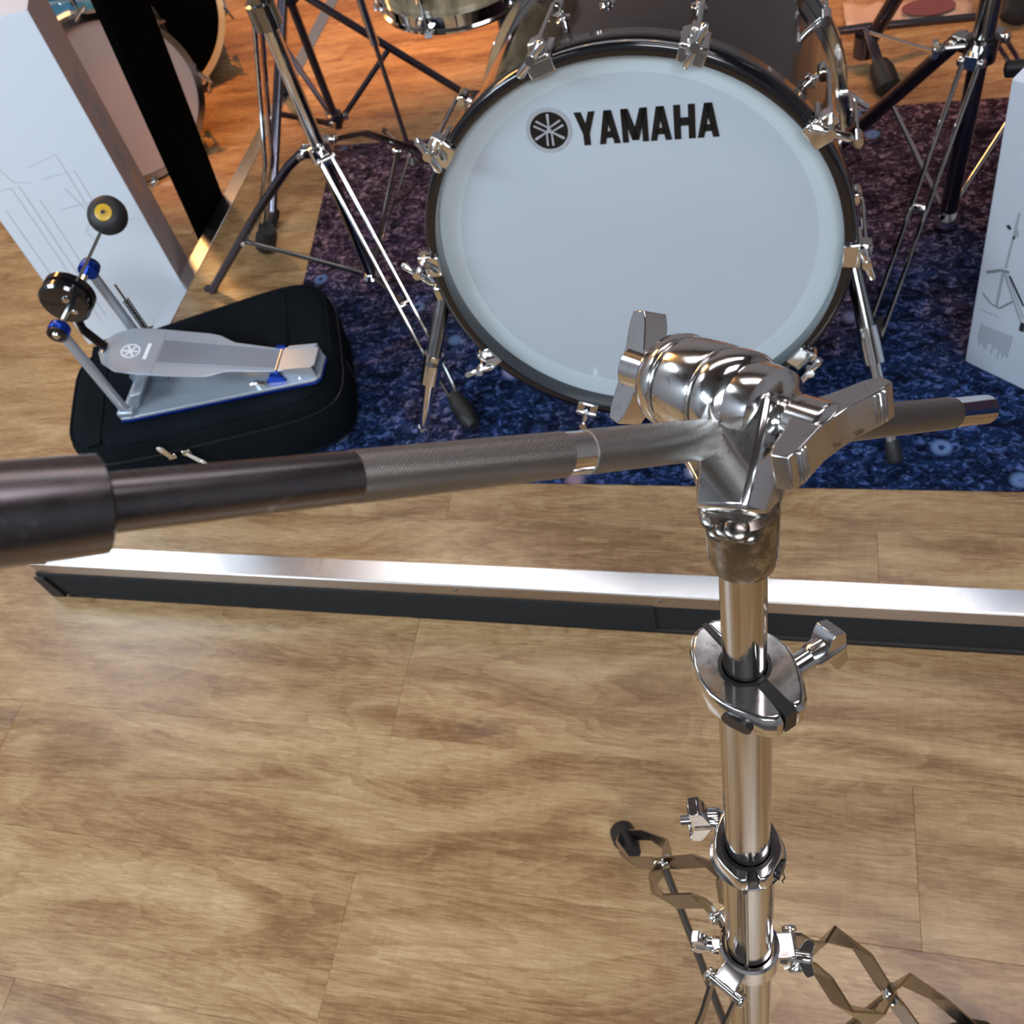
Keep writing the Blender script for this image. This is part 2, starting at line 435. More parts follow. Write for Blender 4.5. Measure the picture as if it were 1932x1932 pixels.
# --- room
def wall(name, c, s, m='wall'): return tag(part(name, MB().box(c, s), m), kind='structure')
wall('wall_back', (-.3, 4.42, 1.2), (6.6, .1, 2.8)); wall('wall_front', (-.3, -2.42, 1.2), (6.6, .1, 2.8))
wall('wall_left', (-3.55, 1, 1.2), (.1, 6.94, 2.8)); wall('wall_right', (2.95, 1, 1.2), (.1, 6.94, 2.8))
wall('ceiling', (-.3, 1, 2.66), (6.6, 7, .1), 'ceil')
for i, (x, y, sx_, sy_, lm, ll) in enumerate(((-3.15, 1.85, .62, .75, 'lamp_cool', 'cool white ceiling panel in the left corner of the room'), (.55, .62, 1.3, .45, 'lamp_rose', 'rose white ceiling panel above the camera side'), (-.35, 2.22, 3.0, .62, 'lamp_soft', 'wide soft light box over the drum kit'), (-1.9, -1.5, 1.2, .3, 'lamp_cool', 'cool white ceiling panel near the front wall, left one'), (.9, -1.6, 1.2, .3, 'lamp_cool', 'cool white ceiling panel near the front wall, right one'))):
    t = thing('ceiling_light', (x, y, 2.57), ll, 'lamp', 'ceiling panels')
    part('frame', MB().box((x, y, 2.60), (sx_ + .04, sy_ + .04, .02)), 'alu', t)
    part('diffuser', MB().box((x, y, 2.583), (sx_, sy_, .012)), lm, t)
for (x, y, ll) in ((-.90, 2.28, 'left'), (-.32, 2.20, 'middle'), (.09, 2.23, 'right')):
    t = thing('spot_lamp', (x, y, 2.45), 'amber spot lamp over the drum kit, ' + ll + ' one of three', 'lamp', 'amber spots')
    part('can', MB().lathe([(.03, .14), (.045, .02), (.045, 0), (.040, 0), (.038, .01)], (x, y, 2.45), (0, -.35, 1), 20), 'plastic_black', t)
    part('bulb', MB().sphere((x, y, 2.46), .034), 'lamp_warm', t)

# ================================================================ RUG
RP = [(-.875, .893), (2.2, .908), (2.2, 1.84), (-1.025, 1.875)]
rg = part('rug', MB().prism(RP, (0, 0, 0.0003), (1, 0, 0), (0, 1, 0), (0, 0, 1), .0022), "rug"); rg.location = (0, 0, 0)
tag(rg, 'blue and plum floral rug lying under the drum kit', 'rug')

# ================================================================ BASS DRUM (local frame: front face looks to -Y, tilted up)
BC = V((-.196, 1.056, .3395)); BT = -.118
bd = thing('bass_drum', BC, 'large bass drum with white front head, black hoop and dark brown shell', 'drum')
BM = Matrix.Translation(BC) @ Matrix.Rotation(BT, 4, 'X')
AX = BM.to_3x3()
def bw(x, y, z): return BM @ V((x, y, z))
YA = AX @ V((0, 1, 0))
DEP = .38
part('shell', MB().lathe([(.2775, .022), (.2795, .024), (.2795, DEP - .02), (.2775, DEP - .018)], BC, YA, 96), 'shell', bd)
part('head', MB().lathe([(.0, .0), (.276, .0), (.276, .004), (0, .004)], BC, YA, 96), 'head', bd)
part('head_ring', MB().lathe([(.246, -.0008), (.277, -.0008), (.277, .003), (.246, .003)], BC, YA, 96, True), 'head_ring', bd)
def hoop(y0, y1, name='hoop', m='gloss_black'):
    return part(name, MB().lathe([(.277, y0 + .002), (.281, y0), (.289, y0), (.2925, y0 + .003), (.2925, y1 - .003), (.289, y1), (.2795, y1), (.277, y1 - .004)], BC, YA, 96, True), m, bd, angle=50)
hoop(-.030, .014); hoop(DEP - .03, DEP + .01)
part('hoop_rim', MB().lathe([(.2800, .015), (.2865, .015), (.2875, .0180), (.2860, .021), (.2800, .021)], BC, YA, 96, True), 'chrome', bd, label='chrome rim behind the hoop')
part('hoop_rim', MB().lathe([(.2800, DEP - .035), (.2915, DEP - .035), (.2925, DEP - .0325), (.2905, DEP - .030), (.2800, DEP - .030)], BC, YA, 96, True), 'chrome', bd)
# ten claws, tension rods and lugs: angle measured from the top, clockwise seen from the front
A0 = 19.
def radial(th): return V((sin(th), 0, cos(th)))
handle_turn = [80, 35, 20, 5, 60, 90, 75, 50, 60, 30]
for k in range(10):
    th = radians(A0 + 36 * k); r = radial(th); tg = V((cos(th), 0, -sin(th)))
    rW, tW = AX @ r, AX @ tg
    c0 = BC + rW * .2925 - YA * .018
    mb = MB()
    # claw: bracket over the hoop with a lip on the front edge
    mb.prism([(-.017, -.003), (-.017, .044), (-.011, .050), (.011, .050), (.017, .044), (.017, -.003)], c0 - YA * .016 + rW * .0005, tW, YA, rW, .006)
    mb.prism([(-.016, -.017), (.016, -.017), (.018, .005), (-.018, .005)], c0 - YA * .0165, tW, rW, YA, .004)
    mb.prism([(-.010, 0), (.010, 0), (.008, .016), (-.008, .016)], c0 - YA * .004 + rW * .004, tW, rW, YA, .020)
    cl = part('claw', mb, 'chrome', bd, bevel=.0018)
    rr = c0 + rW * .0125
    part('tension_rod', MB().tube([rr - YA * .028, rr + YA * .123], .0032, 10), 'chrome', bd)
    a = radians(handle_turn[k]); hd = tW * cos(a) + rW * sin(a)
    hc = rr - YA * .032 + hd * 0
    L = .026
    hm = MB().tube([hc - hd * L, hc - hd * (L * .82), hc - hd * .010, hc, hc + hd * .010, hc + hd * (L * .82), hc + hd * L], [.0035, .0058, .0048, .0055, .0048, .0058, .0035], 12)
    hm.lathe([(.0062, -.004), (.0062, .010)], rr - YA * .034, YA, 12)
    part('t_handle', hm, 'chrome', bd)
    lc = BC + rW * .2795 + YA * .118
    lm = MB().tube([lc - YA * .016, lc - YA * .013, lc + YA * .013, lc + YA * .016], [.006, .0078, .0078, .006], 14)
    lm.v = [p + rW * .018 for p in lm.v]
    lm.tube([lc, lc + rW * .018], .0055, 12); lm.lathe([(.011, -.001), (.011, .002), (.007, .004)], lc, rW, 20)
    part('lug', lm, 'chrome', bd)
    # rear side claws seen past the right edge
    if k in (1, 2, 3, 9, 0):
        c1 = BC + rW * .2925 + YA * (DEP - .002)
        mb = MB().prism([(-.015, -.042), (.015, -.042), (.015, .016), (-.015, .016)], c1, tW, YA, rW, .006)
        part('claw', mb, 'chrome', bd, bevel=.0015)
        r1 = c1 + rW * .012
        part('tension_rod', MB().tube([r1 + YA * .02, r1 - YA * .10], .0032, 10), 'chrome', bd)
        lm = MB().tube([r1 - YA * .12, r1 - YA * .09], .0078, 14).tube([r1 - YA * .105, r1 - YA * .105 - rW * .026], .0055, 12)
        part('lug', lm, 'chrome', bd)
        hd2 = tW * .6 + rW * .8
        part('t_handle', MB().tube([r1 + YA * .022 - hd2 * .026, r1 + YA * .022, r1 + YA * .022 + hd2 * .026], [.0045, .006, .0045], 12), 'chrome', bd)
# vent on top of the shell
vt = BC + (AX @ radial(radians(-5))) * .2795 + YA * .125
vr = AX @ radial(radians(-5))
part('vent', MB().lathe([(.011, 0), (.010, .002), (.006, .003), (.006, .006), (.0035, .0065)], vt, vr, 20), 'chrome', bd)
# tom mount tube socket on the left top of the shell
# --- lettering on the front head
def glyph(polys, o, sc, u, v, w, d): 
    mb = MB()
    for p in polys: mb.prism([(a * sc[0], b * sc[1]) for a, b in p], o, u, v, w, d)
    return mb
T = .27
GL = {
 'Y': ([[(-.02, 1), (.33, 1), (.51, .64), (.51, .34), (.33, .34)], [(1.02, 1), (.69, 1), (.49, .64), (.49, .34), (.67, .34)], [(.33, .36), (.67, .36), (.67, 0), (.33, 0)]], 1.0),
 'A': ([[(-.02, 0), (.29, 0), (.66, 1), (.31, 1)], [(1.02, 0), (.71, 0), (.34, 1), (.69, 1)], [(.24, .18), (.76, .18), (.68, .38), (.32, .38)]], 1.02),
 'M': ([[(-.02, 0), (.28, 0), (.28, 1), (-.02, 1)], [(1.26, 0), (.96, 0), (.96, 1), (1.26, 1)], [(.34, 1), (.0, 1), (.45, .06), (.79, .06), (.70, .3)], [(.90, 1), (1.24, 1), (.79, .06), (.45, .06), (.54, .3)]], 1.24),
 'H': ([[(-.02, 0), (.31, 0), (.31, 1), (-.02, 1)], [(1.0, 0), (.67, 0), (.67, 1), (1.0, 1)], [(.27, .39), (.71, .39), (.71, .63), (.27, .63)]], .98)}
XU, ZU = AX @ V((1, 0, 0)), AX @ V((0, 0, 1))
def head_pt(px, py):      # where a sight line meets the plane of the front head
    d = ray(px, py); n = YA; t = (BC - CAM).dot(n) / d.dot(n); q = CAM + d * t - BC
    return q.dot(XU), q.dot(ZU)
p0 = head_pt(1100, 274); p1 = head_pt(1356, 257); ptop = head_pt(1082, 213)
bx = V(p1) - V(p0); ang = math.atan2(bx[1], bx[0]); LW = bx.length; LH = (V(ptop) - V(p0)).length
U2 = XU * cos(ang) + ZU * sin(ang); V2 = ZU * cos(ang) - XU * sin(ang)
tot = sum(GL[c][1] for c in 'YAMAHA') + .13 * 5
sc = (LW / (tot - .3) , LH)
xx = p0[0] * cos(ang) + p0[1] * sin(ang) - .25 * sc[0]; yy = -p0[0] * sin(ang) + p0[1] * cos(ang)
lets = MB()
for i, c in enumerate('YAMAHA'):
    o = BC + U2 * xx + V2 * yy - YA * .0004
    lets.merge(glyph(GL[c][0], o, sc, U2, V2, YA * -1, .0006 ))
    xx += (GL[c][1] + .13) * sc[0]
part('lettering', lets, 'ink', bd, label='black block capitals YAMAHA')
lc = head_pt(1036, 246); lo = BC + XU * lc[0] + ZU * lc[1]
lr = (V(head_pt(1074, 246)) - V(lc)).length
def disc(o, r0, r1, y, m, name, parent=bd): 
    mb = MB().lathe([(r0, -y), (r1, -y), (r1, -y + .0004), (r0, -y + .0004)], o, YA, 64, True)
    return part(name, mb, m, parent)
disc(lo, .0001, lr * .95, .0006, 'ink', 'emblem')
disc(lo, lr * .95, lr * 1.08, .0008, 'decal_silver', 'emblem_ring')
disc(lo, lr * 1.12, lr * 1.15, .0006, 'print_soft', 'emblem_ring')
fk = MB()
for k, a in enumerate((0, 120, 240)):
    a = radians(a + 2); d = XU * sin(a) + ZU * cos(a); e = XU * cos(a) - ZU * sin(a)
    q = lo - YA * (.0007 + .0001 * k)
    R_ = lr * .95
    fk.prism([(-.035 * R_, .1 * R_), (.035 * R_, .1 * R_), (.075 * R_, .85 * R_), (0, .92 * R_), (-.075 * R_, .85 * R_)], q, e, d, YA * -1, .0004)
    fk.prism([(-.2 * R_, -.82 * R_), (-.09 * R_, -.82 * R_), (-.09 * R_, .02 * R_), (-.16 * R_, -.05 * R_)], q, e, d, YA * -1, .0004)
    fk.prism([(.2 * R_, -.82 * R_), (.09 * R_, -.82 * R_), (.09 * R_, .02 * R_), (.16 * R_, -.05 * R_)], q, e, d, YA * -1, .0004)
    fk.prism([(-.16 * R_, -.06 * R_), (.16 * R_, -.06 * R_), (.05 * R_, .18 * R_), (-.05 * R_, .18 * R_)], q, e, d, YA * -1, .0004)
part('emblem_forks', fk, 'decal_silver', bd)
# --- spurs
def spur(top, mid, foot, rubber=True):
    top, mid, foot = V(top), V(mid), V(foot)
    mb = MB().tube([top, mid], .0125, 16)
    s_ = part('spur', mb, 'black_chrome', bd)
    part('spur_collar', MB().tube([mid + (top - mid).normalized() * .02, mid + (foot - mid).normalized() * .035], .0155, 16), 'chrome', s_)
    d = (foot - mid).normalized()
    part('spur_rod', MB().tube([mid, foot - d * .03], .0085, 14), 'chrome', s_)
    part('spur_tip', MB().tube([foot - d * .035, foot - d * .006, foot + d * .0], [.010, .0125, .009], 14), 'black' if rubber else 'chrome', s_)
    sb = MB().box(top, (.030, .034, .034), None, [AX @ V((1, 0, 0)), YA, ZU]); part('spur_bracket', sb, 'chrome', s_, bevel=.006)
fR = onz(1690, 872, .010); fL = onz(797, 832, .010)
sideR = bw(.275, .13, -.02); sideL = atd(840, 548, 1.475)
spur(sideL, atd(815, 690, 1.520), fL, False)
spur(sideR, sideR.lerp(fR, .52), fR, True)
# ================================================================ NEAR BOOM STAND
PT = V((-.010, .200, .883)); PB = V((-.007, .157, .56)); PD = (PT - PB).normalized()
def P(z): return PT + PD * ((z - PT.z) / PD.z)
ns = thing('boom_stand', P(LOW), 'tall worn chrome boom stand in the foreground with a knurled boom arm and strap legs', 'stand')
part('upper_tube', MB().tube([P(.80), P(.93)], .0096, 40), 'tube_chrome', ns)
part('middle_tube', MB().tube([P(.60), P(.81)], .0127, 44), 'tube_chrome', ns)
part('lower_tube', MB().tube([P(.02), P(.625)], .0159, 48), 'tube_chrome', ns)
def wing(center, axis, span, L, parent, hub=.006, th=.0075, back=.35, m='worn_chrome', name='wing_bolt', wd=.012):
    """wing bolt: hub on the axis and two blades that sweep away from the bolt head"""
    c, a = V(center), V(axis).normalized(); s_ = perp(a, span); w_ = a.cross(s_)
    mb = MB()
    for sg in (-1, 1):
        d = (s_ * sg + a * back).normalized(); n_ = perp(d, a)
        q0 = c; 
        poly = [(0, -hub * 1.0), (L * .35, -th * .75), (L * .80, -th * .62), (L, -th * .42), (L, th * .42), (L * .80, th * .62), (L * .35, th * .75), (0, hub * 1.0)]
        mb.prism(poly, q0 - w_ * wd / 2, d, n_, w_, wd)
        for k in (.70, .77, .84):
            mb.box(q0 + d * L * k + n_ * th * .62, (L * .035, th * .16, wd * .9), None, [d, n_, w_])
    mb.lathe([(hub * .8, -.012), (hub * 1.15, -.009), (hub * 1.2, .005), (hub * .8, .007)], c, a, 20)
    return part(name, mb, m, parent, bevel=.0012)
def clamp(z, nose_px, back_px, bolt_px, hgt, rt, scale, bolt_len, wL, wspan, name='clamp'):
    c = P(z); nz = onz(*nose_px, z); bz = onz(*back_px, z)
    a = perp(PD, nz - bz); b = PD.cross(a)
    bd_ = onz(*bolt_px, z - .006) - c
    if bd_.dot(b) < 0: b = -b
    Ln = (nz - c).dot(a); Lb = (bz - c).dot(-a); W = scale
    out = []
    prof = [(Ln, .0035), (Ln, W * .42), (Ln * .72, W * .66), (Ln * .42, W * .90), (.1 * Ln, W), (-.35 * Lb, W * .93), (-.75 * Lb, W * .60), (-Lb, W * .28), (-Lb, .0012)]
    mb = MB(); n = 12
    for sg in (1, -1):
        inner = [(rt * 1.04 * cos(t), sg * rt * 1.04 * sin(t)) for t in [pi * (1 - i / n) for i in range(n + 1)]]
        inner = [(max(min(x, 99), -99), sg * max(abs(y), .0015)) for x, y in inner]
        poly = [(x, y * sg) for x, y in prof] + inner
        # ring of quads between outer profile and bore is concave: build as strips
        m_ = len(inner); outer = []
        for i in range(m_):
            t = i / (m_ - 1) * (len(prof) - 1); k = min(int(t), len(prof) - 2); f_ = t - k
            q = prof[::-1]
            outer.append((q[k][0] * (1 - f_) + q[k + 1][0] * f_, sg * (q[k][1] * (1 - f_) + q[k + 1][1] * f_)))
        def lvl(h, s_in=1., s_out=1.):
            return ([c + a * x * s_out + b * y * s_out + PD * h for x, y in outer], [c + a * x * s_in + b * y * s_in + PD * h for x, y in inner])
        o1, i1 = lvl(0, 1, .93); o1b, _ = lvl(-.0035); o0, i0 = lvl(-hgt)
        rings = [i1, o1, o1b, o0, i0, i1]
        base = len(mb.v)
        for r in rings[:-1]: mb.v += r
        for i in range(5):
            j = (i + 1) % 5
            for k in range(m_ - 1):
                mb.f.append((base + i * m_ + k, base + i * m_ + k + 1, base + j * m_ + k + 1, base + j * m_ + k))
        mb.f.append(tuple(base + i * m_ for i in range(5))); mb.f.append(tuple(base + i * m_ + m_ - 1 for i in range(4, -1, -1)))
    cl = part(name, mb, 'worn_chrome', ns, bevel=.0009, angle=30)
    part('bushing', MB().lathe([(rt * .97, .0008), (rt * 1.12, .0008), (rt * 1.12, -.004), (rt * .97, -.004)], c, PD, 40, True)
         .box(c + a * (Ln * .5 + rt * .4) - PD * (hgt * .5 - .0003), (Ln - rt * .8, .0058 if Ln > .028 else .0040, hgt * .99), None, [a, b, PD])
         .box(c - a * (Lb * .5 + rt * .4) - PD * (hgt * .5 + .0003), (max(Lb - rt * .9, .004), .0022, hgt * .96), None, [a, b, PD]), 'plastic_black', cl)
    # skirt under the clamp, gripping the thicker tube
    part('skirt', MB().lathe([(rt * 1.0, -hgt * .5), (rt * 1.62, -hgt * .9), (rt * 1.50, -hgt * 1.35), (rt * 1.36, -hgt * 1.75), (rt * 1.2, -hgt * 1.75)], c, PD, 40), 'worn_chrome', cl)
    # black capsule on the far cheek paints the dark of a bolt slot
    so = c + a * Ln * .58 - b * (W * .775) - PD * hgt * .58
    sl_n = (-b * 1.0 + a * (.42 if Ln > .028 else .55)).normalized(); sl_u = perp(sl_n, a)
    pr = [(.0085 * cos(t) + (.0035 if cos(t) > 0 else -.0035) - .001, .0042 * sin(t)) for t in [2 * pi * i / 20 for i in range(20)]]
    k_ = W / .0235
    part('bolt_slot_patch', MB().prism([(x * .62 * k_, y * k_) for x, y in pr], so - sl_n * .001, sl_u, sl_n.cross(sl_u), sl_n, .0028), 'plastic_black', cl)
    bc = c + (a * Ln * .36 + b * W * .80 if Ln > .028 else -a * Lb * .70 + b * W * .55) - PD * hgt * .45
    be = bc + b * bolt_len
    part('bolt', MB().tube([bc, be], .0052 if Ln > .028 else .0042, 20), 'worn_chrome', cl)
    wing(be, b, wspan, wL, cl, hub=.0055, th=.0065, back=.28, wd=.0115)
    if Ln < .028:
        part('thread', MB().tube([be, be + b * .013], .0030, 14), 'black_chrome', cl)
    return cl
clamp(.826, (1505, 1345), (1338, 1158), (1600, 1225), .013, .0104, .0225, .0195, .0105, PD * 1. + V((0, .25, 0)))
clamp(.640, (1418, 1668), (1392, 1500), (1290, 1530), .012, .0136, .0205, .0125, .0185, PD)
# dirt threads hanging from the lower clamp
q = P(.622) + V((.0205, -.006, 0))
part('lint', MB().tube([q, q + V((.001, -.001, -.006)), q + V((-.0005, -.001, -.012)), q + V((.0005, 0, -.020))], .0004, 5), 'black', ns)

# --- socket and fork under the tilter
part('socket', MB().lathe([(.0100, -.024), (.0128, -.0235), (.0134, -.018), (.0137, .004), (.0132, .007), (.008, .009)], P(.922), PD, 40), 'grime', ns)
TL, TR = atd(1238, 706, .398), atd(1560, 812, .330)
TA = (TR - TL).normalized(); TLn = (TR - TL).length
def ta(t): return TL + TA * t
TU = perp(TA, PD); TF = TA.cross(TU)
if TF.dot(V((0, -1, 0))) < 0: TF = -TF
tm = ta(TLn * .47)
tl = part('tilter', MB()
    .lathe([(.0125, .004), (.0165, .006), (.0192, .010), (.0200, .0155), (.0197, .0168), (.0186, .0172), (.0150, .0174)], TL, TA, 56)
    .lathe([(.0150, .0192), (.0188, .0194), (.0198, .0200), (.0200, .022), (.0200, .0365), (.0197, .0380), (.0188, .0384), (.0150, .0385)], TL, TA, 56), 'worn_chrome', ns)
part('tilter_disc', MB().lathe([(.0150, .0402), (.0188, .0404), (.0197, .0411), (.0199, .043), (.0196, .0500), (.0175, .0530), (.0120, .0555), (.0095, .0575)], TL, TA, 56), 'worn_chrome', tl)
part('tilter_seam', MB().lathe([(.0168, .0165), (.0168, .041)], TL, TA, 40), 'black', tl)
# boom
B0, B1 = atd(1862, 772, .474), atd(-130, 985, .2075)
BDv = (B1 - B0).normalized(); BL = (B1 - B0).length
def bt(px):
    lo, hi = 0., 1.
    for _ in range(40):
        mid = (lo + hi) / 2; q = B0.lerp(B1, mid) - CAM
        x = q.dot(RX) / q.dot(RZ) * FP + 966
        if x > px: lo = mid
        else: hi = mid
    return B0.lerp(B1, lo)
rb = .00745
bm_ = part('boom_arm', MB().tube([B0 - BDv * 0, B0 + BDv * .0022, bt(200)], [rb * .80, rb * .985, rb * .985], 40), 'old_steel' if False else 'chrome', ns)
for a, b in ((1792, 1103), (1060, 668)):
    k = part('knurled_grip', MB().tube([bt(a), bt(b)], rb * 1.03, 40, uv=True), 'knurl', bm_)
part('boom_sleeve', MB().tube([bt(196), bt(190), bt(120), bt(-160)], [.0108, .0121, .0122, .0122], 44), 'sleeve_steel', bm_)
part('boom_section', MB().tube([bt(668), bt(196)], rb * 1.0, 40), 'sleeve_steel', bm_, label='dull worn steel section')
# block that grips the boom, joined to the stem
bc_ = bt(1400); 
ub = perp(TA, BDv); vb = TA.cross(ub)
gb = MB().lathe([(.0120, -.0085), (.0165, -.0070), (.0172, .0), (.0165, .0070), (.0120, .0090)], ta(.058), TA, 48)
part('boom_grip', gb, 'worn_chrome', tl)
# stem with flat cheeks leading down to the socket
s0 = ta(.056) + TF * 0; s1 = P(.926) + TF * .004
sd = (s0 - s1).normalized(); sa = perp(sd, TA); sb_ = sd.cross(sa)
part('stem', MB().quadring([[q + sa * x * k + sb_ * y * k2 for x, y in ((-.013, -.011), (.013, -.011), (.015, 0), (.013, .011), (-.013, .011), (-.015, 0))] for q, k, k2 in ((s1, .84, .95), (s1.lerp(s0, .40), .98, 1.05), (s0, 1.0, 1.1))]), 'worn_chrome', tl, bevel=.002)
f0 = ta(.010) - TU * .014; f1 = P(.930) - TA * .006
part('fork_arm', MB().strap([f0, f0.lerp(f1, .45) - TA * .004 - TU * .004, f1.lerp(f0, .12) - TA * .006, P(.918) - TA * .008], TF, .012, .0042), 'worn_chrome', tl, bevel=.0008)
wl = []
wu = MB()
lump = MB()
random.seed(11)
for i in range(7):
    a = -1.9 + i * .36; rr_ = .0125
    e1 = perp(PD, V((1, 0, 0))); e2 = PD.cross(e1)
    c_ = P(.9275) + e1 * cos(a) * rr_ * .9 - e2 * sin(a) * 0 - V((0, 1, 0)) * abs(cos(a * .4)) * .009 + V((sin(a) * .004, 0, random.uniform(-.003, .002)))
    c_ = P(.926 + random.uniform(-.003, .003)) + V((sin(a) * .0105, -cos(a) * .0105, 0))
    lump.sphere(c_, .0048 + random.uniform(0, .0012), n=14, m_=9, sc=(1, 1, .55))
part('weld', lump, 'grime', ns)
# wing bolts of the tilter
wingdirR = (atd(1648, 742, .345) - atd(1482, 908, .318))
part('tilter_bolt', MB().tube([ta(.054), ta(TLn * .93)], [.0085, .0068], 24), 'worn_chrome', tl)
wR = wing(ta(TLn * .955), TA, wingdirR, wingdirR.length * .49, tl, hub=.0085, th=.0078, back=.30, wd=.0140, name='wing_bolt')
wingdirL = (atd(1222, 602, .385) - atd(1222, 800, .385))
part('tilter_bolt', MB().tube([ta(.010), ta(-.008)], [.0080, .0065], 24), 'worn_chrome', tl)
wing(ta(-.008), -TA, wingdirL, .0240, tl, hub=.0085, th=.0078, back=.18, wd=.0130)

# --- leg collar with its bolts, strap legs and braces
CZ = .468
e1 = perp(PD, V((1, 0, 0))); e2 = PD.cross(e1)
part('leg_collar', MB().lathe([(.0168, .013), (.0190, .013), (.0208, .011), (.0208, -.012), (.0168, -.012)], P(CZ), PD, 44, True), 'worn_chrome', ns)
part('guide_rod', MB().tube([P(.615) + V((-.001, -.0165, 0)), P(.10) + V((-.001, -.0165, 0))], .0016, 8), 'black_chrome', ns)
foot = onz(1178, 1580, LOW + .006)
base = P(LOW)
v0 = foot - base; az0 = math.atan2(v0.y, v0.x); R0 = math.hypot(v0.x, v0.y)
for i, (dz, has_wing) in enumerate(((0, 0), (-118, 1), (118, 1))):
    az = az0 + radians(dz); u = V((cos(az), sin(az), 0)); sd_ = V((-sin(az), cos(az), 0))
    J = P(CZ - .004) + u * .030; F = base + u * R0; F.z = LOW + .019
    if i == 1:
        rt_ = onz(1703, 1893, .21); F = J + (rt_ - J) / .40; F = J + (F - J) * ((J.z - LOW - .019) / (J.z - F.z))
        u = V((F.x - P(CZ).x, F.y - P(CZ).y, 0)).normalized(); sd_ = V((-u.y, u.x, 0)); J = P(CZ - .004) + u * .030
    part('leg_lug', MB().box(P(CZ) + u * .024, (.014, .017, .018), None, [u, sd_, V((0, 0, 1))]).tube([J - sd_ * .013, J + sd_ * .013], .0035, 12)
         .lathe([(.0055, 0), (.0055, .003), (.003, .0042)], J + sd_ * .012, sd_, 12).lathe([(.0055, 0), (.0055, .003), (.003, .0042)], J - sd_ * .012, -sd_, 12), 'chrome', ns, bevel=.0012)
    lg = None
    hs = [(0., .0100), (.045, .0085), (.115, .0085), (.185, .0260), (.36, .0260), (.455, .0045), (.50, .0045), (.60, .0215), (.85, .0195), (.96, .0055), (1., .005)]
    if i == 1: hs = [(s_ * .84 if s_ < .9 else s_, h_) for s_, h_ in hs]
    for sg in (-1, 1):
        pts = [J.lerp(F, s_) + sd_ * sg * h_ for s_, h_ in hs]
        mb = MB().strap(pts, (0, 0, 1), .0170, .0022)
        lg = part('leg_strap', mb, 'strap_steel', ns, angle=9)
    Rv = J.lerp(F, .478 * (.84 if i == 1 else 1))
    rv = part('leg_rivet', MB().lathe([(.0058, -.009), (.0066, -.007), (.0066, .007), (.0058, .009)], Rv, sd_, 16), 'chrome', ns)
    part('brace', MB().tube([Rv, P(.055) + u * .018], .0042, 12), 'strap_steel', ns)
    part('rubber_foot', MB().tube([F - u * .035 + V((0, 0, .026)), F - u * .010 + V((0, 0, .012)), F + u * .006 + V((0, 0, .001)), F + u * .014 + V((0, 0, .000))], [.012, .0175, .0165, .011], 20), 'black', ns)
part('foot_collar', MB().lathe([(.0160, .012), (.0215, .012), (.0225, 0), (.0215, -.012), (.0160, -.012)], P(.055), PD, 36, True), 'worn_chrome', ns)
wl_ = P(CZ) - e1 * .018 if (P(CZ) - e1).x < P(CZ).x else P(CZ) + e1 * .018
E1 = V((1, 0, 0))
def cbolt(s, L, nm, span):
    a_ = E1 * s; q0 = P(CZ) + a_ * .018; q1 = q0 + a_ * L
    mb = MB().tube([q0, q1], .0042, 16).lathe([(.0062, .003), (.0062, .008)], q0, a_, 6); b_ = part('collar_bolt', mb, 'chrome', ns)
    wing(q1, a_, span, .013, b_, hub=.0045, th=.0055, back=.5, wd=.0075, m='chrome')
cbolt(-1, .014, 'l', PD); cbolt(1, .018, 'r', V((0, 1, .2)))

# ================================================================ SOFT CASE WITH PEDAL
ca = radians(21); cu = V((cos(ca), sin(ca), 0)); cv = V((-sin(ca), cos(ca), 0)); HB = .140
CC = V((-.982, 1.035, .0028))
bag = thing('pedal_case', CC, 'black soft nylon case with rounded corners under the bass drum pedal', 'bag')
def superring(hx, hy, z, p=5., n=56, cx=0, cy=0):
    r = []
    for i in range(n):
        t = 2 * pi * i / n; c, s = cos(t), sin(t)
        x = hx * abs(c) ** (2 / p) * (1 if c > 0 else -1); y = hy * abs(s) ** (2 / p) * (1 if s > 0 else -1)
        # case narrows towards its left end
        y *= 1 + .10 * (x / hx); r.append(CC + cu * (x + cx) + cv * (y + cy) + V((0, 0, z)))
    return r
rr = []
for z, k in ((.0, .93), (.004, .965), (.02, .99), (.06, 1.005), (.088, 1.0), (.094, .992), (.100, 1.0), (.118, .992), (.130, .965), (.137, .92), (.140, .85), (.1405, .5), (.1405, .02)):
    rr.append(superring(.247 * k if k > .6 else .247 * k, .150 * k, z, 5.2))
part('case_body', MB().quadring(rr), 'fabric', bag, angle=60)
def pipe(z, k, r, m='fabric', name='piping'):
    q = superring(.247 * k, .150 * k, z, 5.2); mb = MB(); n = len(q); rings = []
    for i in range(n):
        t = (q[(i + 1) % n] - q[i - 1]).normalized(); x = t.cross(V((0, 0, 1))).normalized(); y = V((0, 0, 1))
        rings.append([q[i] + x * cos(2 * pi * j / 8) * r + y * sin(2 * pi * j / 8) * r for j in range(8)])
    rings.append(rings[0]); mb.quadring(rings, True, False); return part(name, mb, m, bag)
pipe(.131, .965, .0026); pipe(.012, .985, .0026); pipe(.094, .996, .0022, 'plastic_black', 'zip')
for (x0) in (.150, -.19):
    part('strap', MB().quadring([[CC + cu * (x0 + dx) + cv * y + V((0, 0, z)) for dx in (-.017, .017)] + [CC + cu * (x0 + dx) + cv * y + V((0, 0, z + .0012)) for dx in (.017, -.017)] for y, z in ((-.128, .1405), (0, .1415), (.128, .1405))]), 'fabric', bag)
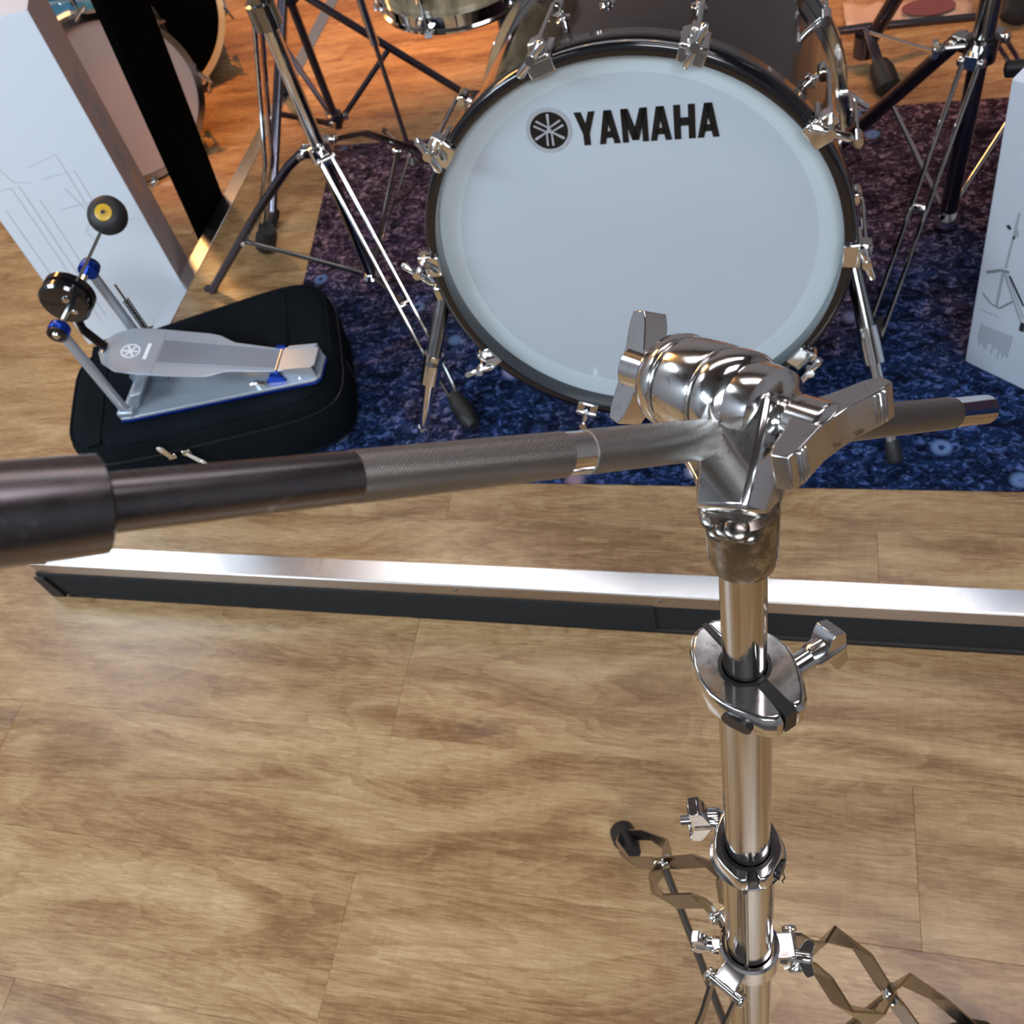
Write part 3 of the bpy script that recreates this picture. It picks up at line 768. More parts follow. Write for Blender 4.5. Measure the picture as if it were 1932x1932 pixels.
# zip pulls on the front face
zp = onz(338, 838, .094)
zq = CC + cu * ((zp - CC).dot(cu)) - cv * .1475; zq.z = .094
for dx, a_, n_ in ((-.012, 100, 0), (.014, -55, 1)):
    c0 = zq + cu * dx - cv * .004; d_ = cu * cos(radians(a_)) + V((0, 0, 1)) * sin(radians(a_)); d_ = (d_ - cv * .15).normalized(); e_ = perp(d_, cu if n_ == 0 else V((0, 0, 1)))
    part('zip_slider', MB().box(c0, (.015, .008, .012), None, [cu, cv, V((0, 0, 1))]), 'chrome', bag, bevel=.0015)
    nn_ = d_.cross(e_)
    if nn_.dot(cv) > 0: nn_ = -nn_
    o_ = c0 - cv * .004
    pull = MB()
    for (a0, a1) in ((-.003, .003),):
        pull.prism([(.0, -.0045), (.032, -.0062), (.038, -.003), (.038, .003), (.032, .0062), (.0, .0045)], o_, d_, e_, nn_, .0016)
    pull.lathe([(.0028, .0014), (.0042, .0014), (.0042, .0030), (.0028, .0030)], o_ + d_ * .031, nn_, 14, True)
    part('zip_pull', pull, 'chrome', bag, bevel=.0005)
part('side_tab', MB().prism([(-.008, -.02), (.008, -.02), (.008, .02), (-.008, .02)], CC + cu * .247 - cv * .03 + V((0, 0, .055)), cv, V((0, 0, 1)), cu, .003), 'plastic_black', bag)

# ---------------------------------------------------------------- pedal
zb = .1465
pf = onz(232, 797, zb)      # front left corner of the base
pu = V((cos(radians(5.6)), sin(radians(5.6)), 0)); pv = V((-pu.y, pu.x, 0)); UP = V((0, 0, 1)); PL_ = .350
p1t, p2t = None, None
def pl(x, y, z): return pf + pu * x + pv * y + UP * z
def vert_h(px, py, x, y):   # height of a sight line over pedal point x,y
    best = None
    for i in range(400):
        z = i * .001; q = pl(x, y, z) - CAM; X = q.dot(RX) / q.dot(RZ) * FP + 966; Y = q.dot(RY) / q.dot(RZ) * FP + 966
        d = (X - px) ** 2 + (Y - py) ** 2
        if best is None or d < best[0]: best = (d, z)
    return best[1]
pw = .165
hp = vert_h(105, 615, .012, .006)
hp = .205
ped = thing('bass_drum_pedal', pl(PL_ / 2, pw / 2, 0), 'silver bass drum pedal with blue trim standing on the black case', 'pedal')
part('base_plate', MB().prism([(-.004, .012), (0, 0), (.02, .001), (PL_ - .01, .053), (PL_, .062), (PL_, .108), (PL_ - .01, .117), (.02, pw - .001), (0, pw), (-.004, pw - .012)], pl(0, 0, .0035), pu, pv, UP, .006), 'silver', ped, bevel=.0012)
part('base_edge', MB().prism([(0, -.001), (.02, .0), (PL_ - .009, .052), (PL_ + .001, .061), (PL_ + .001, .109), (PL_ - .009, .118), (.02, pw), (0, pw)], pl(0, 0, .0), pu, pv, UP, .0034), 'blue', ped)
for y, nm in ((.012, 1), (pw - .014, 2)):
    q0, q1 = pl(.010, y, .008), pl(.006, y, hp - .010)
    part('post', MB().tube([q0, q1], .0088, 24, flat=.85), 'silver', ped)
    part('post_foot', MB().box(pl(.012, y, .014), (.030, .022, .014), None, [pu, pv, UP]), 'silver', ped, bevel=.004)
    s_ = -1 if nm == 1 else 1
    hc = pl(.006, y, hp)
    part('bearing', MB().lathe([(.0150, -.008), (.0160, -.006), (.0160, .006), (.0150, .008)], hc, pv, 32), 'blue', ped)
    part('bearing_cap', MB().lathe([(.0148, .008), (.0148, .012), (.010, .013), (.009, .011)], hc, pv * s_, 32), 'plastic_black', ped)
    part('screw', MB().lathe([(.0068, .011), (.0068, .0135), (.005, .0155)], hc, pv * s_, 20), 'chrome', ped)
ax0, ax1 = pl(.006, .012, hp), pl(.006, pw - .014, hp)
part('axle', MB().tube([ax0, ax1], .0050, 6), 'chrome', ped)
am = ax0.lerp(ax1, .52)
cam_ = MB().lathe([(.012, -.020), (.036, -.018), (.040, -.014), (.040, -.004), (.032, -.001), (.032, .001), (.040, .004), (.040, .014), (.036, .018), (.012, .020)], am - pu * .012 + UP * .002, pv, 40)
part('cam', cam_, 'gloss_black', ped)
hubc = am
bdv = (onz(197, 415, hubc.z + .125) - hubc)
bh = atd(198, 420, (am - CAM).dot(RZ) - .005)
part('beater_hub', MB().box(am + UP * .014, (.024, .030, .028), None, [pu, pv, UP]), 'plastic_black', ped, bevel=.003)
part('screw', MB().lathe([(.006, .012), (.006, .017), (.0045, .019)], am + UP * .014 - pv * .004, -pv, 18).lathe([(.005, .0), (.005, .006), (.0035, .008)], am - UP * .012 - pv * .014, -pv, 16), 'chrome', ped)
bdn = (bh - am).normalized()
part('beater_rod', MB().tube([am + UP * .008, bh], .0026, 12), 'chrome', ped)
hd_ax = perp(bdn, RX * .22 - RZ * 1.0 - RY * .25)        # striking face
e_ = perp(bdn, hd_ax)
bt_ = part('beater', MB().lathe([(.0, -.024), (.015, -.0235), (.0265, -.016), (.0300, -.004), (.0300, .006), (.0255, .015), (.0155, .0195), (0, .020)], bh + bdn * .012, hd_ax, 44), 'fabric' if False else 'black', ped, angle=60)
part('beater_button', MB().lathe([(.0115, .0175), (.0132, .0200), (.0132, .0212), (.0118, .0220), (0, .0214)], bh + bdn * .012, hd_ax, 32), 'yellow', bt_)
part('beater_pin', MB().lathe([(.0040, .020), (.0040, .0238), (.0024, .0256)], bh + bdn * .012, hd_ax, 16), 'chrome', bt_)
# footboard: rises from the heel towards the cam
h0 = vert_h(612, 655, PL_ - .004, .034)
fbH = .030; fbT = .092
def fb(x, y, dz=0.):   # surface of the long board
    t = (.283 - x) / .283; return pl(x, y, fbH + (fbT - fbH) * max(0, t) + dz)
cy = .085
def board_mesh(outl, dz, th):
    mb = MB(); n = len(outl); b0 = len(mb.v)
    top = [fb(x, cy + y, dz) for x, y in outl]; bot = [fb(x, cy + y, dz - th) for x, y in outl]
    return mb.quadring([bot, top])
x1 = .281
outl = [(-.016, -.012), (-.004, -.034), (.022, -.050), (.060, -.053), (.155, -.050), (.172, -.047), (.200, -.033), (x1, -.026), (x1, .026), (.200, .033), (.172, .047), (.155, .050), (.060, .053), (.022, .050), (-.004, .034), (-.016, .012)]
fbp = part('footboard', board_mesh(outl, 0, .004), 'silver', ped, bevel=.001)
part('toe_plate', board_mesh([(.0, -.032), (.024, -.047), (.082, -.050), (.082, .050), (.024, .047), (.0, .032)], .0006, .0008), 'silver', fbp)
part('tread', board_mesh([(.084, -.025), (x1 - .002, -.021), (x1 - .002, .021), (.084, .025)], .0004, .0006), 'silver_dark', fbp)
for y in (-1, 1):
    part('rib', board_mesh([(.084, y * .027 - .0015), (x1 - .002, y * .0225 - .0015), (x1 - .002, y * .0225 + .0015), (.084, y * .027 + .0015)], .0016, .0014), 'silver', fbp)
def fdisc(x, y, r0, r1, m, nm):
    mb = MB(); n = 32; o = [fb(x + r1 * cos(2 * pi * i / n), cy + y + r1 * sin(2 * pi * i / n), .0010) for i in range(n)]
    i_ = [fb(x + r0 * cos(2 * pi * i / n), cy + y + r0 * sin(2 * pi * i / n), .0010) for i in range(n)]
    mb.quadring([i_, o], True, False); return part(nm, mb, m, fbp)
fdisc(.036, -.004, .0135, .0160, 'decal_white', 'emblem_ring')
em = MB()
for k in range(3):
    a = radians(30 + 60 * k + 30)
    c, s = cos(a), sin(a); q = [(-.0125, -.0016), (.0125, -.0016), (.0125, .0016), (-.0125, .0016)]
    em.merge(MB().quadring([[fb(.036 + x * c - y * s, cy - .004 + x * s + y * c, .0010 + dz) for x, y in q] for dz in (0, .0002)]))
part('emblem_forks', em, 'decal_white', fbp)
part('wordmark', board_mesh([(.060, -.020), (.066, -.020), (.066, .016), (.060, .016)], .0012, .0005), 'decal_white', fbp)
# heel section
part('heel_plate', MB().prism([(x1 + .002, -.027), (PL_ - .012, -.026), (PL_ - .002, -.018), (PL_ - .002, .018), (PL_ - .012, .026), (x1 + .002, .027)], pl(0, cy, fbH - .002), pu, pv, UP, .004), 'silver', ped, bevel=.0015)
part('heel_side', MB().prism([(x1 + .004, 0), (PL_ - .004, 0), (PL_ - .006, fbH - .002), (x1 + .012, fbH - .002)], pl(0, cy - .027, 0.006), pu, UP, pv, .003), 'silver', ped)
part('heel_side', MB().prism([(x1 + .004, 0), (PL_ - .004, 0), (PL_ - .006, fbH - .002), (x1 + .012, fbH - .002)], pl(0, cy + .024, 0.006), pu, UP, pv, .003), 'silver', ped)
part('hinge', MB().prism([(x1 - .028, .006), (x1 + .012, .006), (x1 + .004, .028), (x1 - .010, .030)], pl(0, cy - .031, 0), pu, UP, pv, .004), 'blue', ped)
part('hinge', MB().prism([(x1 - .028, .006), (x1 + .012, .006), (x1 + .004, .034), (x1 - .010, .036)], pl(0, cy + .024, 0), pu, UP, pv, .006), 'blue', ped)
part('hinge_pin', MB().tube([pl(x1, cy - .026, fbH), pl(x1, cy + .026, fbH)], .0032, 12), 'chrome', ped)
part('wing_nut', MB().lathe([(.005, 0), (.005, .010), (.003, .012)], pl(x1 - .038, .050, .008), UP, 14).tube([pl(x1 - .05, .050, .013), pl(x1 - .038, .050, .016), pl(x1 - .026, .050, .013)], .0035, 10), 'chrome', ped)
for x, y in ((PL_ - .034, .060), (PL_ - .022, .064)):
    part('screw', MB().lathe([(.004, 0), (.004, .002), (.0025, .0035)], pl(x, y, .0095), UP, 14), 'chrome', ped)
# front casting, chain link and spring
part('front_casting', MB().quadring([[pl(x, y, z) for y in (.014, pw - .014)] + [pl(x + .02, y, z) for y in (pw - .02, .02)] for x, z in ((.010, .009), (.022, .030), (.034, .046))]), 'silver', ped, bevel=.003)
part('hoop_clamp', MB().prism([(-.03, 0), (.035, 0), (.045, .020), (.03, .030), (-.02, .030), (-.03, .018)], pl(.03, cy - .006, .009), pu, UP, pv, .012), 'silver_dark', ped, bevel=.002)
part('link', MB().strap([am - pu * .020 - UP * .030, pl(-.022, cy, fbT + .045), pl(-.006, cy, fbT + .002)], pv, .016, .005), 'plastic_black', ped, bevel=.001)
part('swivel', MB().tube([pl(-.010, cy - .012, fbT - .002), pl(-.010, cy + .012, fbT - .002)], .005, 12), 'chrome', ped)
part('spring', MB().tube([pl(.010 + .0055 * cos(i * .9), pw + .012 + .0055 * sin(i * .9), .035 + i * .0008) for i in range(100)], .0011, 6), 'black', ped)
part('spring_rod', MB().tube([pl(.010, pw + .012, .010), pl(.010, pw + .012, .15)], .002, 8).tube([pl(.010, pw + .012, .012), pl(.012, pw - .01, .012)], .004, 8), 'chrome', ped)
# ================================================================ TALL WHITE CARTON (left)
def carton(name, corner, phi, wdt, dep, hgt, lean, z0, label, mfront, mside, mtop):
    """corner = near right bottom corner seen from the front; phi = heading of the front face"""
    h = V((cos(phi), sin(phi), 0)); n = V((-h.y, h.x, 0)); up = (V((0, 0, 1)) + lean).normalized()
    h_ = perp(up, h); n_ = up.cross(h_)
    c = V(corner); c.z = z0
    t = thing(name, c, label, 'box')
    C_ = lambda x, y, z: c + h_ * x + n_ * y + up * z
    th = .0015
    part('front_panel', MB().box(C_(-wdt / 2, 0, hgt / 2), (wdt, th, hgt), None, [h_, n_, up]), mfront, t, bevel=.0006)
    part('back_panel', MB().box(C_(-wdt / 2, dep, hgt / 2), (wdt, th, hgt), None, [h_, n_, up]), mfront, t)
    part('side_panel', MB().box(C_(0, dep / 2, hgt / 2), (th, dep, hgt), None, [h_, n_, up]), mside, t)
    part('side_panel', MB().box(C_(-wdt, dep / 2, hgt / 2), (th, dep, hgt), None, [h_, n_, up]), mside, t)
    part('top_flap', MB().box(C_(-wdt / 2, dep / 2, hgt), (wdt, dep, th), None, [h_, n_, up]), mtop, t)
    part('bottom_flap', MB().box(C_(-wdt / 2, dep / 2, .001), (wdt, dep, th), None, [h_, n_, up]), mfront, t)
    return t, C_, h_, n_, up
ph = radians(24)
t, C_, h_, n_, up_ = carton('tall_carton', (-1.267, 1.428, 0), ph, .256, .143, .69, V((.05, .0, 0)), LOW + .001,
    'tall white carton with faint line drawings standing left of the stage', 'carton', 'carton_shaded_side', 'carton_grey')
def line(C_, n_, pts, w_, m, t, nm='printed_line', y=-.0011):
    mb = MB(); mb.strap([C_(a, y, b) for a, b in pts], n_.cross((C_(*[pts[-1][0], 0, pts[-1][1]]) - C_(pts[0][0], 0, pts[0][1]))).normalized(), w_, .0005)
    return part(nm, mb, m, t, angle=10)
for pts in ([(-.25, .40), (-.20, .40), (-.20, .05)], [(-.185, .40), (-.185, .06)], [(-.22, .52), (-.19, .41), (-.16, .40)], [(-.165, .36), (-.165, .10)], [(-.235, .36), (-.235, .08)],
            [(-.15, .43), (-.09, .44), (-.09, .30), (-.12, .27), (-.11, .23)], [(-.14, .40), (-.075, .40), (-.075, .33), (-.14, .33)], [(-.12, .27), (-.02, .27)], [(-.11, .37), (-.09, .29)]):
    line(C_, n_, pts, .0022, 'print_pale', t)
for k in range(5):
    z = .52 - k * .075
    mb = MB().box(t.location + h_ * .0012 + n_ * (.06 + .02 * (k % 2)) + up_ * z, (.0005, .05 - .006 * k, .05), None, [h_, n_, up_])
    part('side_print', mb, 'film' if k == 3 else 'print_soft', t)
# ================================================================ RIGHT CARTON
c0 = onz(1822, 681, .003); cR = onz(1932, 734, .003)
hh = (cR - c0).normalized(); phr = math.atan2(hh.y, hh.x)
mm = V((-hh.y, hh.x, 0))
t, C_, h_, n_, up_ = carton('upright_carton', c0 + hh * .24, phr, .24, .12, .52, mm * -.123, .003,
    'pale grey carton printed with a tripod stand drawing beside the rug edge', 'carton_grey', 'carton_grey', 'carton_grey')
Wc = .24
def rp(px, py):       # sight line onto the carton front
    o = C_(0, 0, 0); d = ray(px, py); k = (o - CAM).dot(n_) / d.dot(n_); q = CAM + d * k - o
    return q.dot(h_), q.dot(up_)
def pline(pp, w_, m, nm='printed_drawing'): return line(C_, n_, [rp(*q) for q in pp], w_, m, t, nm)
pline([(1925, 400), (1898, 505)], .003, 'print_soft')
pline([(1902, 424), (1907, 432)], .005, 'print_dark'); pline([(1911, 446), (1916, 448)], .006, 'print_dark')
pline([(1919, 430), (1920, 446)], .004, 'print_soft')
pline([(1862, 513), (1890, 509), (1905, 513)], .005, 'print_mid')
pline([(1894, 512), (1881, 576)], .004, 'print_soft'); pline([(1855, 552), (1872, 573), (1887, 581)], .003, 'print_mid'); pline([(1887, 581), (1911, 568)], .003, 'print_mid')
pline([(1896, 514), (1911, 560), (1926, 605)], .0035, 'print_soft'); pline([(1906, 520), (1932, 577)], .003, 'print_dark'); pline([(1902, 516), (1921, 570), (1931, 600)], .002, 'print_soft')
pline([(1850, 582), (1885, 597)], .002, 'print_soft')
a = rp(1930, 613); part('printed_drawing', MB().box(C_(a[0], -.0011, a[1] - .004), (.007, .0006, .018), None, [h_, n_, up_]), 'print_dark', t)
random.seed(3)
q0, q1, q2 = V((*rp(1853, 610), 0)), V((*rp(1915, 636), 0)), V((*rp(1842, 658), 0))
lab = MB()
for i in range(15):
    f0_ = i / 15; L_ = random.uniform(.55, 1.)
    a = q0.lerp(q1, f0_); b = a + (q2 - q0) * L_
    lab.merge(MB().strap([C_(a.x, -.0011, a.y), C_(b.x, -.0011, b.y)], h_, .0016, .0004))
part('printed_text', lab, 'print_soft', t)

# ================================================================ BLACK SLAB leaning behind the stage edge
Bs = V((-1.322, 1.700, LOW)); Ts = atd(224, -10, (onz(224, -10, .55) - CAM).dot(RZ))
Ts = onz(224, -10, .56)
up_ = (Ts - Bs).normalized(); Ts = Bs + up_ * 1.0
sv = perp(up_, V((.10, 1, 0)))
mb = MB().box(Bs.lerp(Ts, .5) + V((0, 0, .002)), (.118, .022, 1.0), None, [sv, up_.cross(sv), up_])
bs = part('leaning_board', mb, 'matt_black', None, bevel=.002); tag(bs, 'narrow matt black board leaning behind the left edge of the stage', 'board')

# ================================================================ OTHER DRUMS
def xlathe(name, prof, o, ax, m, parent, closed=True, n=72, angle=45, label=None):
    return part(name, MB().lathe(prof, o, ax, n, closed), m, parent, angle=angle, label=label)
def drum(name, c, ax, r, dep, label, mhead, mshell, mhoop, nl, hd_=.026, a0=0, claws=True):
    c = V(c); ax = V(ax).normalized()      # ax points from the front head to the back
    t = thing(name, c, label, 'drum')
    xlathe('shell', [(r * .985, .012), (r, .016), (r, dep - .016), (r * .985, dep - .012), (r * .965, dep - .016), (r * .965, .016)], c, ax, mshell, t)
    if mhead: part('head', MB().lathe([(0, 0), (r * .985, 0), (r * .985, .003), (0, .003)], c, ax, 72), mhead, t)
    for y0 in (-.008, dep - .018):
        xlathe('hoop', [(r * .985, y0), (r + .013, y0), (r + .013, y0 + hd_), (r + .003, y0 + hd_), (r * .985, y0 + hd_ - .006)], c, ax, mhoop, t)
    up = perp(ax, V((0, 0, 1))); sd = ax.cross(up)
    for k in range(nl):
        a = radians(a0 + 360 / nl * k); rd = up * cos(a) + sd * sin(a); tg = ax.cross(rd)
        e = c + rd * (r + .013)
        mb = MB().prism([(-.012, -.012), (.012, -.012), (.012, .026), (-.012, .026)], e, tg, ax, rd, .004)
        mb.tube([e + rd * .009 - ax * .018, e + rd * .009 + ax * .075], .003, 10)
        mb.tube([e + rd * .005 + ax * .06, e + rd * .005 + ax * .10], .007, 12)
        mb.tube([c + rd * r + ax * .08, e + rd * .006 + ax * .08], .005, 10)
        part('lug', mb, 'chrome', t)
        hd = tg * .8 + rd * .6; q = e + rd * .009 - ax * .020
        part('t_handle', MB().tube([q - hd * .020, q, q + hd * .020], [.0035, .005, .0035], 10), 'chrome', t)
    return t, c, ax, up, sd
drum('small_bass_drum', (-1.585, 1.945, .120), (-.63, .77, 0), .198, .30, 'small bass drum with pinkish white head and blue shell left of the stage', 'head_pink', 'shell_blue', 'black_chrome', 8, a0=-38)
# amber hooped drum; a black front disc paints its dark inside
q = onz(322, 196, LOW + .003)
dr, dc, dax, dup, dsd = drum('open_bass_drum', q + V((0, 0, .263)), (-.50, .86, 0), .250, .32, 'large open drum with painted dark inside and bright maple hoop behind the black board', 'matt_black', 'matt_black', 'amber_wood', 8, hd_=.040, a0=18)

# tom on the left above the bass drum
tmc = atd(838, 60, 1.58) + V((0, .150, .112))
tom = thing('tom_drum', tmc, 'tom drum with pearl wrap and chrome hoop left of the bass drum', 'drum')
ax = V((.02, -.05, 1)).normalized(); r = .140
xlathe('shell', [(r * .97, -.10), (r, -.098), (r, .10), (r * .97, .10)], tmc, ax, 'shell_pearl', tom)
xlathe('hoop', [(r + .001, -.112), (r + .011, -.112), (r + .011, -.109), (r + .005, -.107), (r + .005, -.088), (r + .010, -.085), (r + .010, -.083), (r + .001, -.083)], tmc, ax, 'chrome', tom)
xlathe('hoop', [(r + .001, .112), (r + .011, .112), (r + .011, .109), (r + .005, .107), (r + .005, .088), (r + .001, .086)], tmc, ax, 'chrome', tom)
part('head', MB().lathe([(0, -.104), (r, -.104), (r, -.101), (0, -.101)], tmc, ax, 60), 'head_pink', tom)
for k in range(6):
    a = radians(20 + 60 * k); rd = V((cos(a), sin(a), 0)); rd = perp(ax, rd); e = tmc + rd * (r + .012)
    part('lug', MB().tube([e - ax * .116, e - ax * .02], .003, 10).tube([e - ax * .055, e - ax * .02], .007, 12).tube([tmc + rd * r - ax * .035, e - ax * .035], .006, 10)
         .box(e - ax * .108, (.012, .012, .010)), 'chrome', tom)
part('stand_post', MB().tube([tmc + V((.0, .20, -.25)), tmc + V((0, .18, .05))], .011, 16).tube([tmc + V((0, .18, 0)), tmc + V((0, .14, 0))], .01, 12), 'black_chrome', tom)
part('stand_post', MB().tube([V((tmc.x, tmc.y + .20, .01)), tmc + V((.0, .20, -.25))], .0125, 16), 'black_chrome', tom)
part('stand_foot', MB().lathe([(.06, 0), (.06, .008), (.02, .014)], (tmc.x, tmc.y + .20, .003), (0, 0, 1), 24), 'black', tom)

# ================================================================ BACK STANDS
def zat(base, px, py):
    """height where a vertical line over base comes closest to a sight line"""
    b = V((base[0], base[1], 0)); best = None
    for i in range(-20, 1100):
        q = V((b.x, b.y, i * .001)) - CAM; X = q.dot(RX) / q.dot(RZ) * FP + 966; Y = q.dot(RY) / q.dot(RZ) * FP + 966
        d = (X - px) ** 2 + (Y - py) ** 2
        if best is None or d < best[0]: best = (d, i * .001)
    return best[1]
def flatleg(name, a, b, w_, th, m, parent, bend=None, wdir=None):
    pts = [V(a), V(b)] if bend is None else [V(a)] + [V(q) for q in bend] + [V(b)]
    d = (pts[-1] - pts[0]); wd = wdir or V((0, 0, 1)).cross(d).normalized()
    return part(name, MB().strap(pts, wd, w_, th), m, parent, bevel=.0008, segs=1)
def rfoot(parent, p, d, L=.055, r=.016):
    d = V(d).normalized(); p = V(p)
    return part('rubber_foot', MB().tube([p - d * L * .5, p - d * L * .2, p + d * L * .3, p + d * L * .5], [r * .7, r, r * 1.0, r * .55], 18), 'black', parent)
# --- left cymbal stand
pbL = onz(702, 522, .035)
ls = thing('cymbal_stand', (pbL.x, pbL.y, 0), 'chrome cymbal stand with tripod legs half on the left side of the rug', 'stand')
z1 = zat(pbL, 612, 282); z2 = zat(pbL, 505, 22)
part('pole', MB().tube([(pbL.x, pbL.y, .030), (pbL.x, pbL.y, z1)], .0105, 24), 'black_chrome', ls)
part('pole', MB().tube([(pbL.x, pbL.y, z1 - .02), (pbL.x, pbL.y, z2 + .01)], .0130, 28), 'chrome', ls)
part('pole', MB().tube([(pbL.x, pbL.y, z2), (pbL.x, pbL.y, .98)], .0165, 28), 'black_chrome', ls)
part('pole_foot', MB().lathe([(.014, .0), (.018, .006), (.018, .026), (.012, .034)], (pbL.x, pbL.y, .012), (0, 0, 1), 20), 'chrome', ls)
cz = V((pbL.x, pbL.y, z1))
part('collar', MB().lathe([(.0135, .014), (.021, .012), (.021, -.014), (.0135, -.014)], cz, (0, 0, 1), 32, True), 'chrome', ls)
feet = [(onz(400, 548, .006), (onz(574, 286, z1 - .005),)), (onz(868, 770, .012), None), (onz(835, 300, .006), None)]
for i, (F, _) in enumerate(feet):
    u = F - V((cz.x, cz.y, 0)); u.z = 0; u.normalize(); s_ = V((-u.y, u.x, 0))
    J = cz + u * .034
    part('leg_lug', MB().box(cz + u * .024, (.022, .016, .018), None, [u, s_, V((0, 0, 1))]).tube([J - s_ * .014, J + s_ * .014], .004, 12).lathe([(.007, 0), (.007, .004), (.004, .006)], J + s_ * .012, s_, 14).lathe([(.007, 0), (.007, .004), (.004, .006)], J - s_ * .012, -s_, 14), 'chrome', ls, bevel=.001)
    if i == 0:
        k1 = J.lerp(F, .34) + u * .012 + V((0, 0, .022)); k1 = J.lerp(F, .42) + V((0, 0, .012))
        part('leg', MB().tube([J, J.lerp(F, .12) + V((0, 0, .010)), k1, F], .0105, 16, flat=.8), 'dark_chrome', ls)
        mid = J.lerp(F, .60)
    elif i == 1:
        for sg in (-1, 1):
            part('leg', MB().tube([J + s_ * sg * .011, J.lerp(F, .8) + s_ * sg * .011, F + V((0, 0, .010)) + s_ * sg * .006], .0036, 10), 'chrome', ls)
        mid = J.lerp(F, .58)
    else:
        flatleg('leg', J, F, .022, .009, 'black_chrome', ls, [J.lerp(F, .30) + V((0, 0, .03))])
        mid = J.lerp(F, .55)
    b0 = V((cz.x, cz.y, .045)) + u * .016
    part('brace', MB().tube([mid, b0], .0048, 12), 'black_chrome', ls)
    part('screw', MB().lathe([(.005, -.010), (.0062, -.008), (.0062, .008), (.005, .010)], mid, s_, 14), 'chrome', ls)
    if i == 1: rfoot(ls, F + u * .02 + V((0, 0, .012)), (u * 1.0 - V((0, 0, .05))), .085, .017)
    elif i == 2: rfoot(ls, F + V((0, 0, .014)), u - V((0, 0, .1)), .05, .012)
    else: rfoot(ls, F + V((0, 0, .006)), u - V((0, 0, .1)), .03, .008)
# upper leg pair going down to the foot near the case
Ft = onz(510, 466, .018); Jt = V((pbL.x, pbL.y, z2 - .01)); u = Ft - Jt; uh = V((u.x, u.y, 0)).normalized(); s_ = V((-uh.y, uh.x, 0))
part('upper_collar', MB().lathe([(.0135, .02), (.023, .018), (.023, -.02), (.0135, -.022)], (pbL.x, pbL.y, z2), (0, 0, 1), 32, True), 'black_chrome', ls)
for sg in (-1, 1):
    part('leg', MB().tube([Jt + uh * .02 + s_ * sg * .008, Jt.lerp(Ft, .55) + s_ * sg * .0100, Ft + V((0, 0, .05)) + s_ * sg * .0100], .0040, 10), 'chrome', ls)
rfoot(ls, Ft + V((0, 0, .022)), uh * .7 - V((0, 0, 1)), .085, .0225)
# --- right cymbal stand
pbR = onz(1789, 400, .035)
rs = thing('cymbal_stand', (pbR.x, pbR.y, 0), 'black chrome cymbal stand with tripod legs on the right side of the rug', 'stand')
z1 = zat(pbR, 1858, 92); cz = V((pbR.x, pbR.y, z1))
part('pole', MB().tube([(pbR.x, pbR.y, .030), (pbR.x, pbR.y, z1)], .0140, 24), 'dark_chrome', rs)
part('pole', MB().tube([(pbR.x, pbR.y, z1), (pbR.x, pbR.y, .95)], .0160, 24), 'black_chrome', rs)
part('pole_foot', MB().lathe([(.016, .0), (.022, .006), (.022, .020), (.014, .032)], (pbR.x, pbR.y, .008), (0, 0, 1), 20), 'chrome', rs)
part('collar', MB().lathe([(.0165, .018), (.024, .016), (.024, -.018), (.0165, -.018)], cz, (0, 0, 1), 32, True), 'black_chrome', rs)
for i, (F, wdt) in enumerate(((onz(1648, 640, .010), 0), (onz(1540, 312, .012), 1), (onz(1990, 250, .012), 2))):
    u = F - V((cz.x, cz.y, 0)); u.z = 0; u.normalize(); s_ = V((-u.y, u.x, 0)); J = cz + u * .040
    part('leg_lug', MB().box(cz + u * .030, (.030, .020, .022), None, [u, s_, V((0, 0, 1))]).tube([J - s_ * .016, J + s_ * .016], .0045, 12).lathe([(.008, 0), (.008, .005), (.005, .007)], J + s_ * .013, s_, 14).lathe([(.008, 0), (.008, .005), (.005, .007)], J - s_ * .013, -s_, 14), 'chrome', rs, bevel=.001)
    if i == 1:
        part('leg', MB().tube([J, F], .0125, 16), 'dark_chrome', rs); mid = J.lerp(F, .42)
    else:
        for sg in (-1, 1):
            part('leg', MB().tube([J + s_ * sg * .012, F + V((0, 0, .012)) + s_ * sg * .012], .0040, 10), 'chrome', rs)
        mid = J.lerp(F, .5)
    part('brace', MB().tube([mid, V((cz.x, cz.y, .045)) + u * .018], .0042, 12), 'chrome' if i else 'black_chrome', rs)
    part('screw', MB().lathe([(.005, -.011), (.0062, -.009), (.0062, .009), (.005, .011)], mid, s_, 14), 'chrome', rs)
    rfoot(rs, F + V((0, 0, .011)), u - V((0, 0, .1)), .06, .014)
# collar wing bolt to the left
wing(cz + V((-.062, .0, .004)), (-1, 0, 0), (0, 0, 1), .014, part('collar_bolt', MB().tube([cz + V((-.02, 0, .004)), cz + V((-.06, 0, .004))], .005, 14), 'black_chrome', rs), hub=.006, th=.007, back=.3, m='chrome')
# black memory pad right of the pole
part('collar_block', MB().box(cz + V((.055, -.03, -.02)), (.045, .022, .02)), 'black', rs, bevel=.005)

# --- dark stand behind, between the stands
pbD = onz(634, 226, .05)
ds = thing('snare_stand', (pbD.x, pbD.y, 0), 'dark flat legged stand on the orange lit boards behind the left cymbal stand', 'stand')
zt = zat(pbD, 557, 2)
part('pole', MB().tube([(pbD.x, pbD.y, .03), (pbD.x, pbD.y, zt + .15)], .0095, 20), 'dark_chrome', ds)
cD = V((pbD.x, pbD.y, zt + .02))
F = onz(892, 186, .012); u = F - V((pbD.x, pbD.y, 0)); u.z = 0; u.normalize()
Jd = cD + u * .02
part('collar', MB().lathe([(.010, .02), (.019, .018), (.019, -.018), (.010, -.02)], cD, (0, 0, 1), 24, True), 'dark_chrome', ds)
part('foot_collar', MB().lathe([(.010, .014), (.018, .012), (.018, -.012), (.010, -.014)], (pbD.x, pbD.y, .055), (0, 0, 1), 24, True), 'dark_chrome', ds)
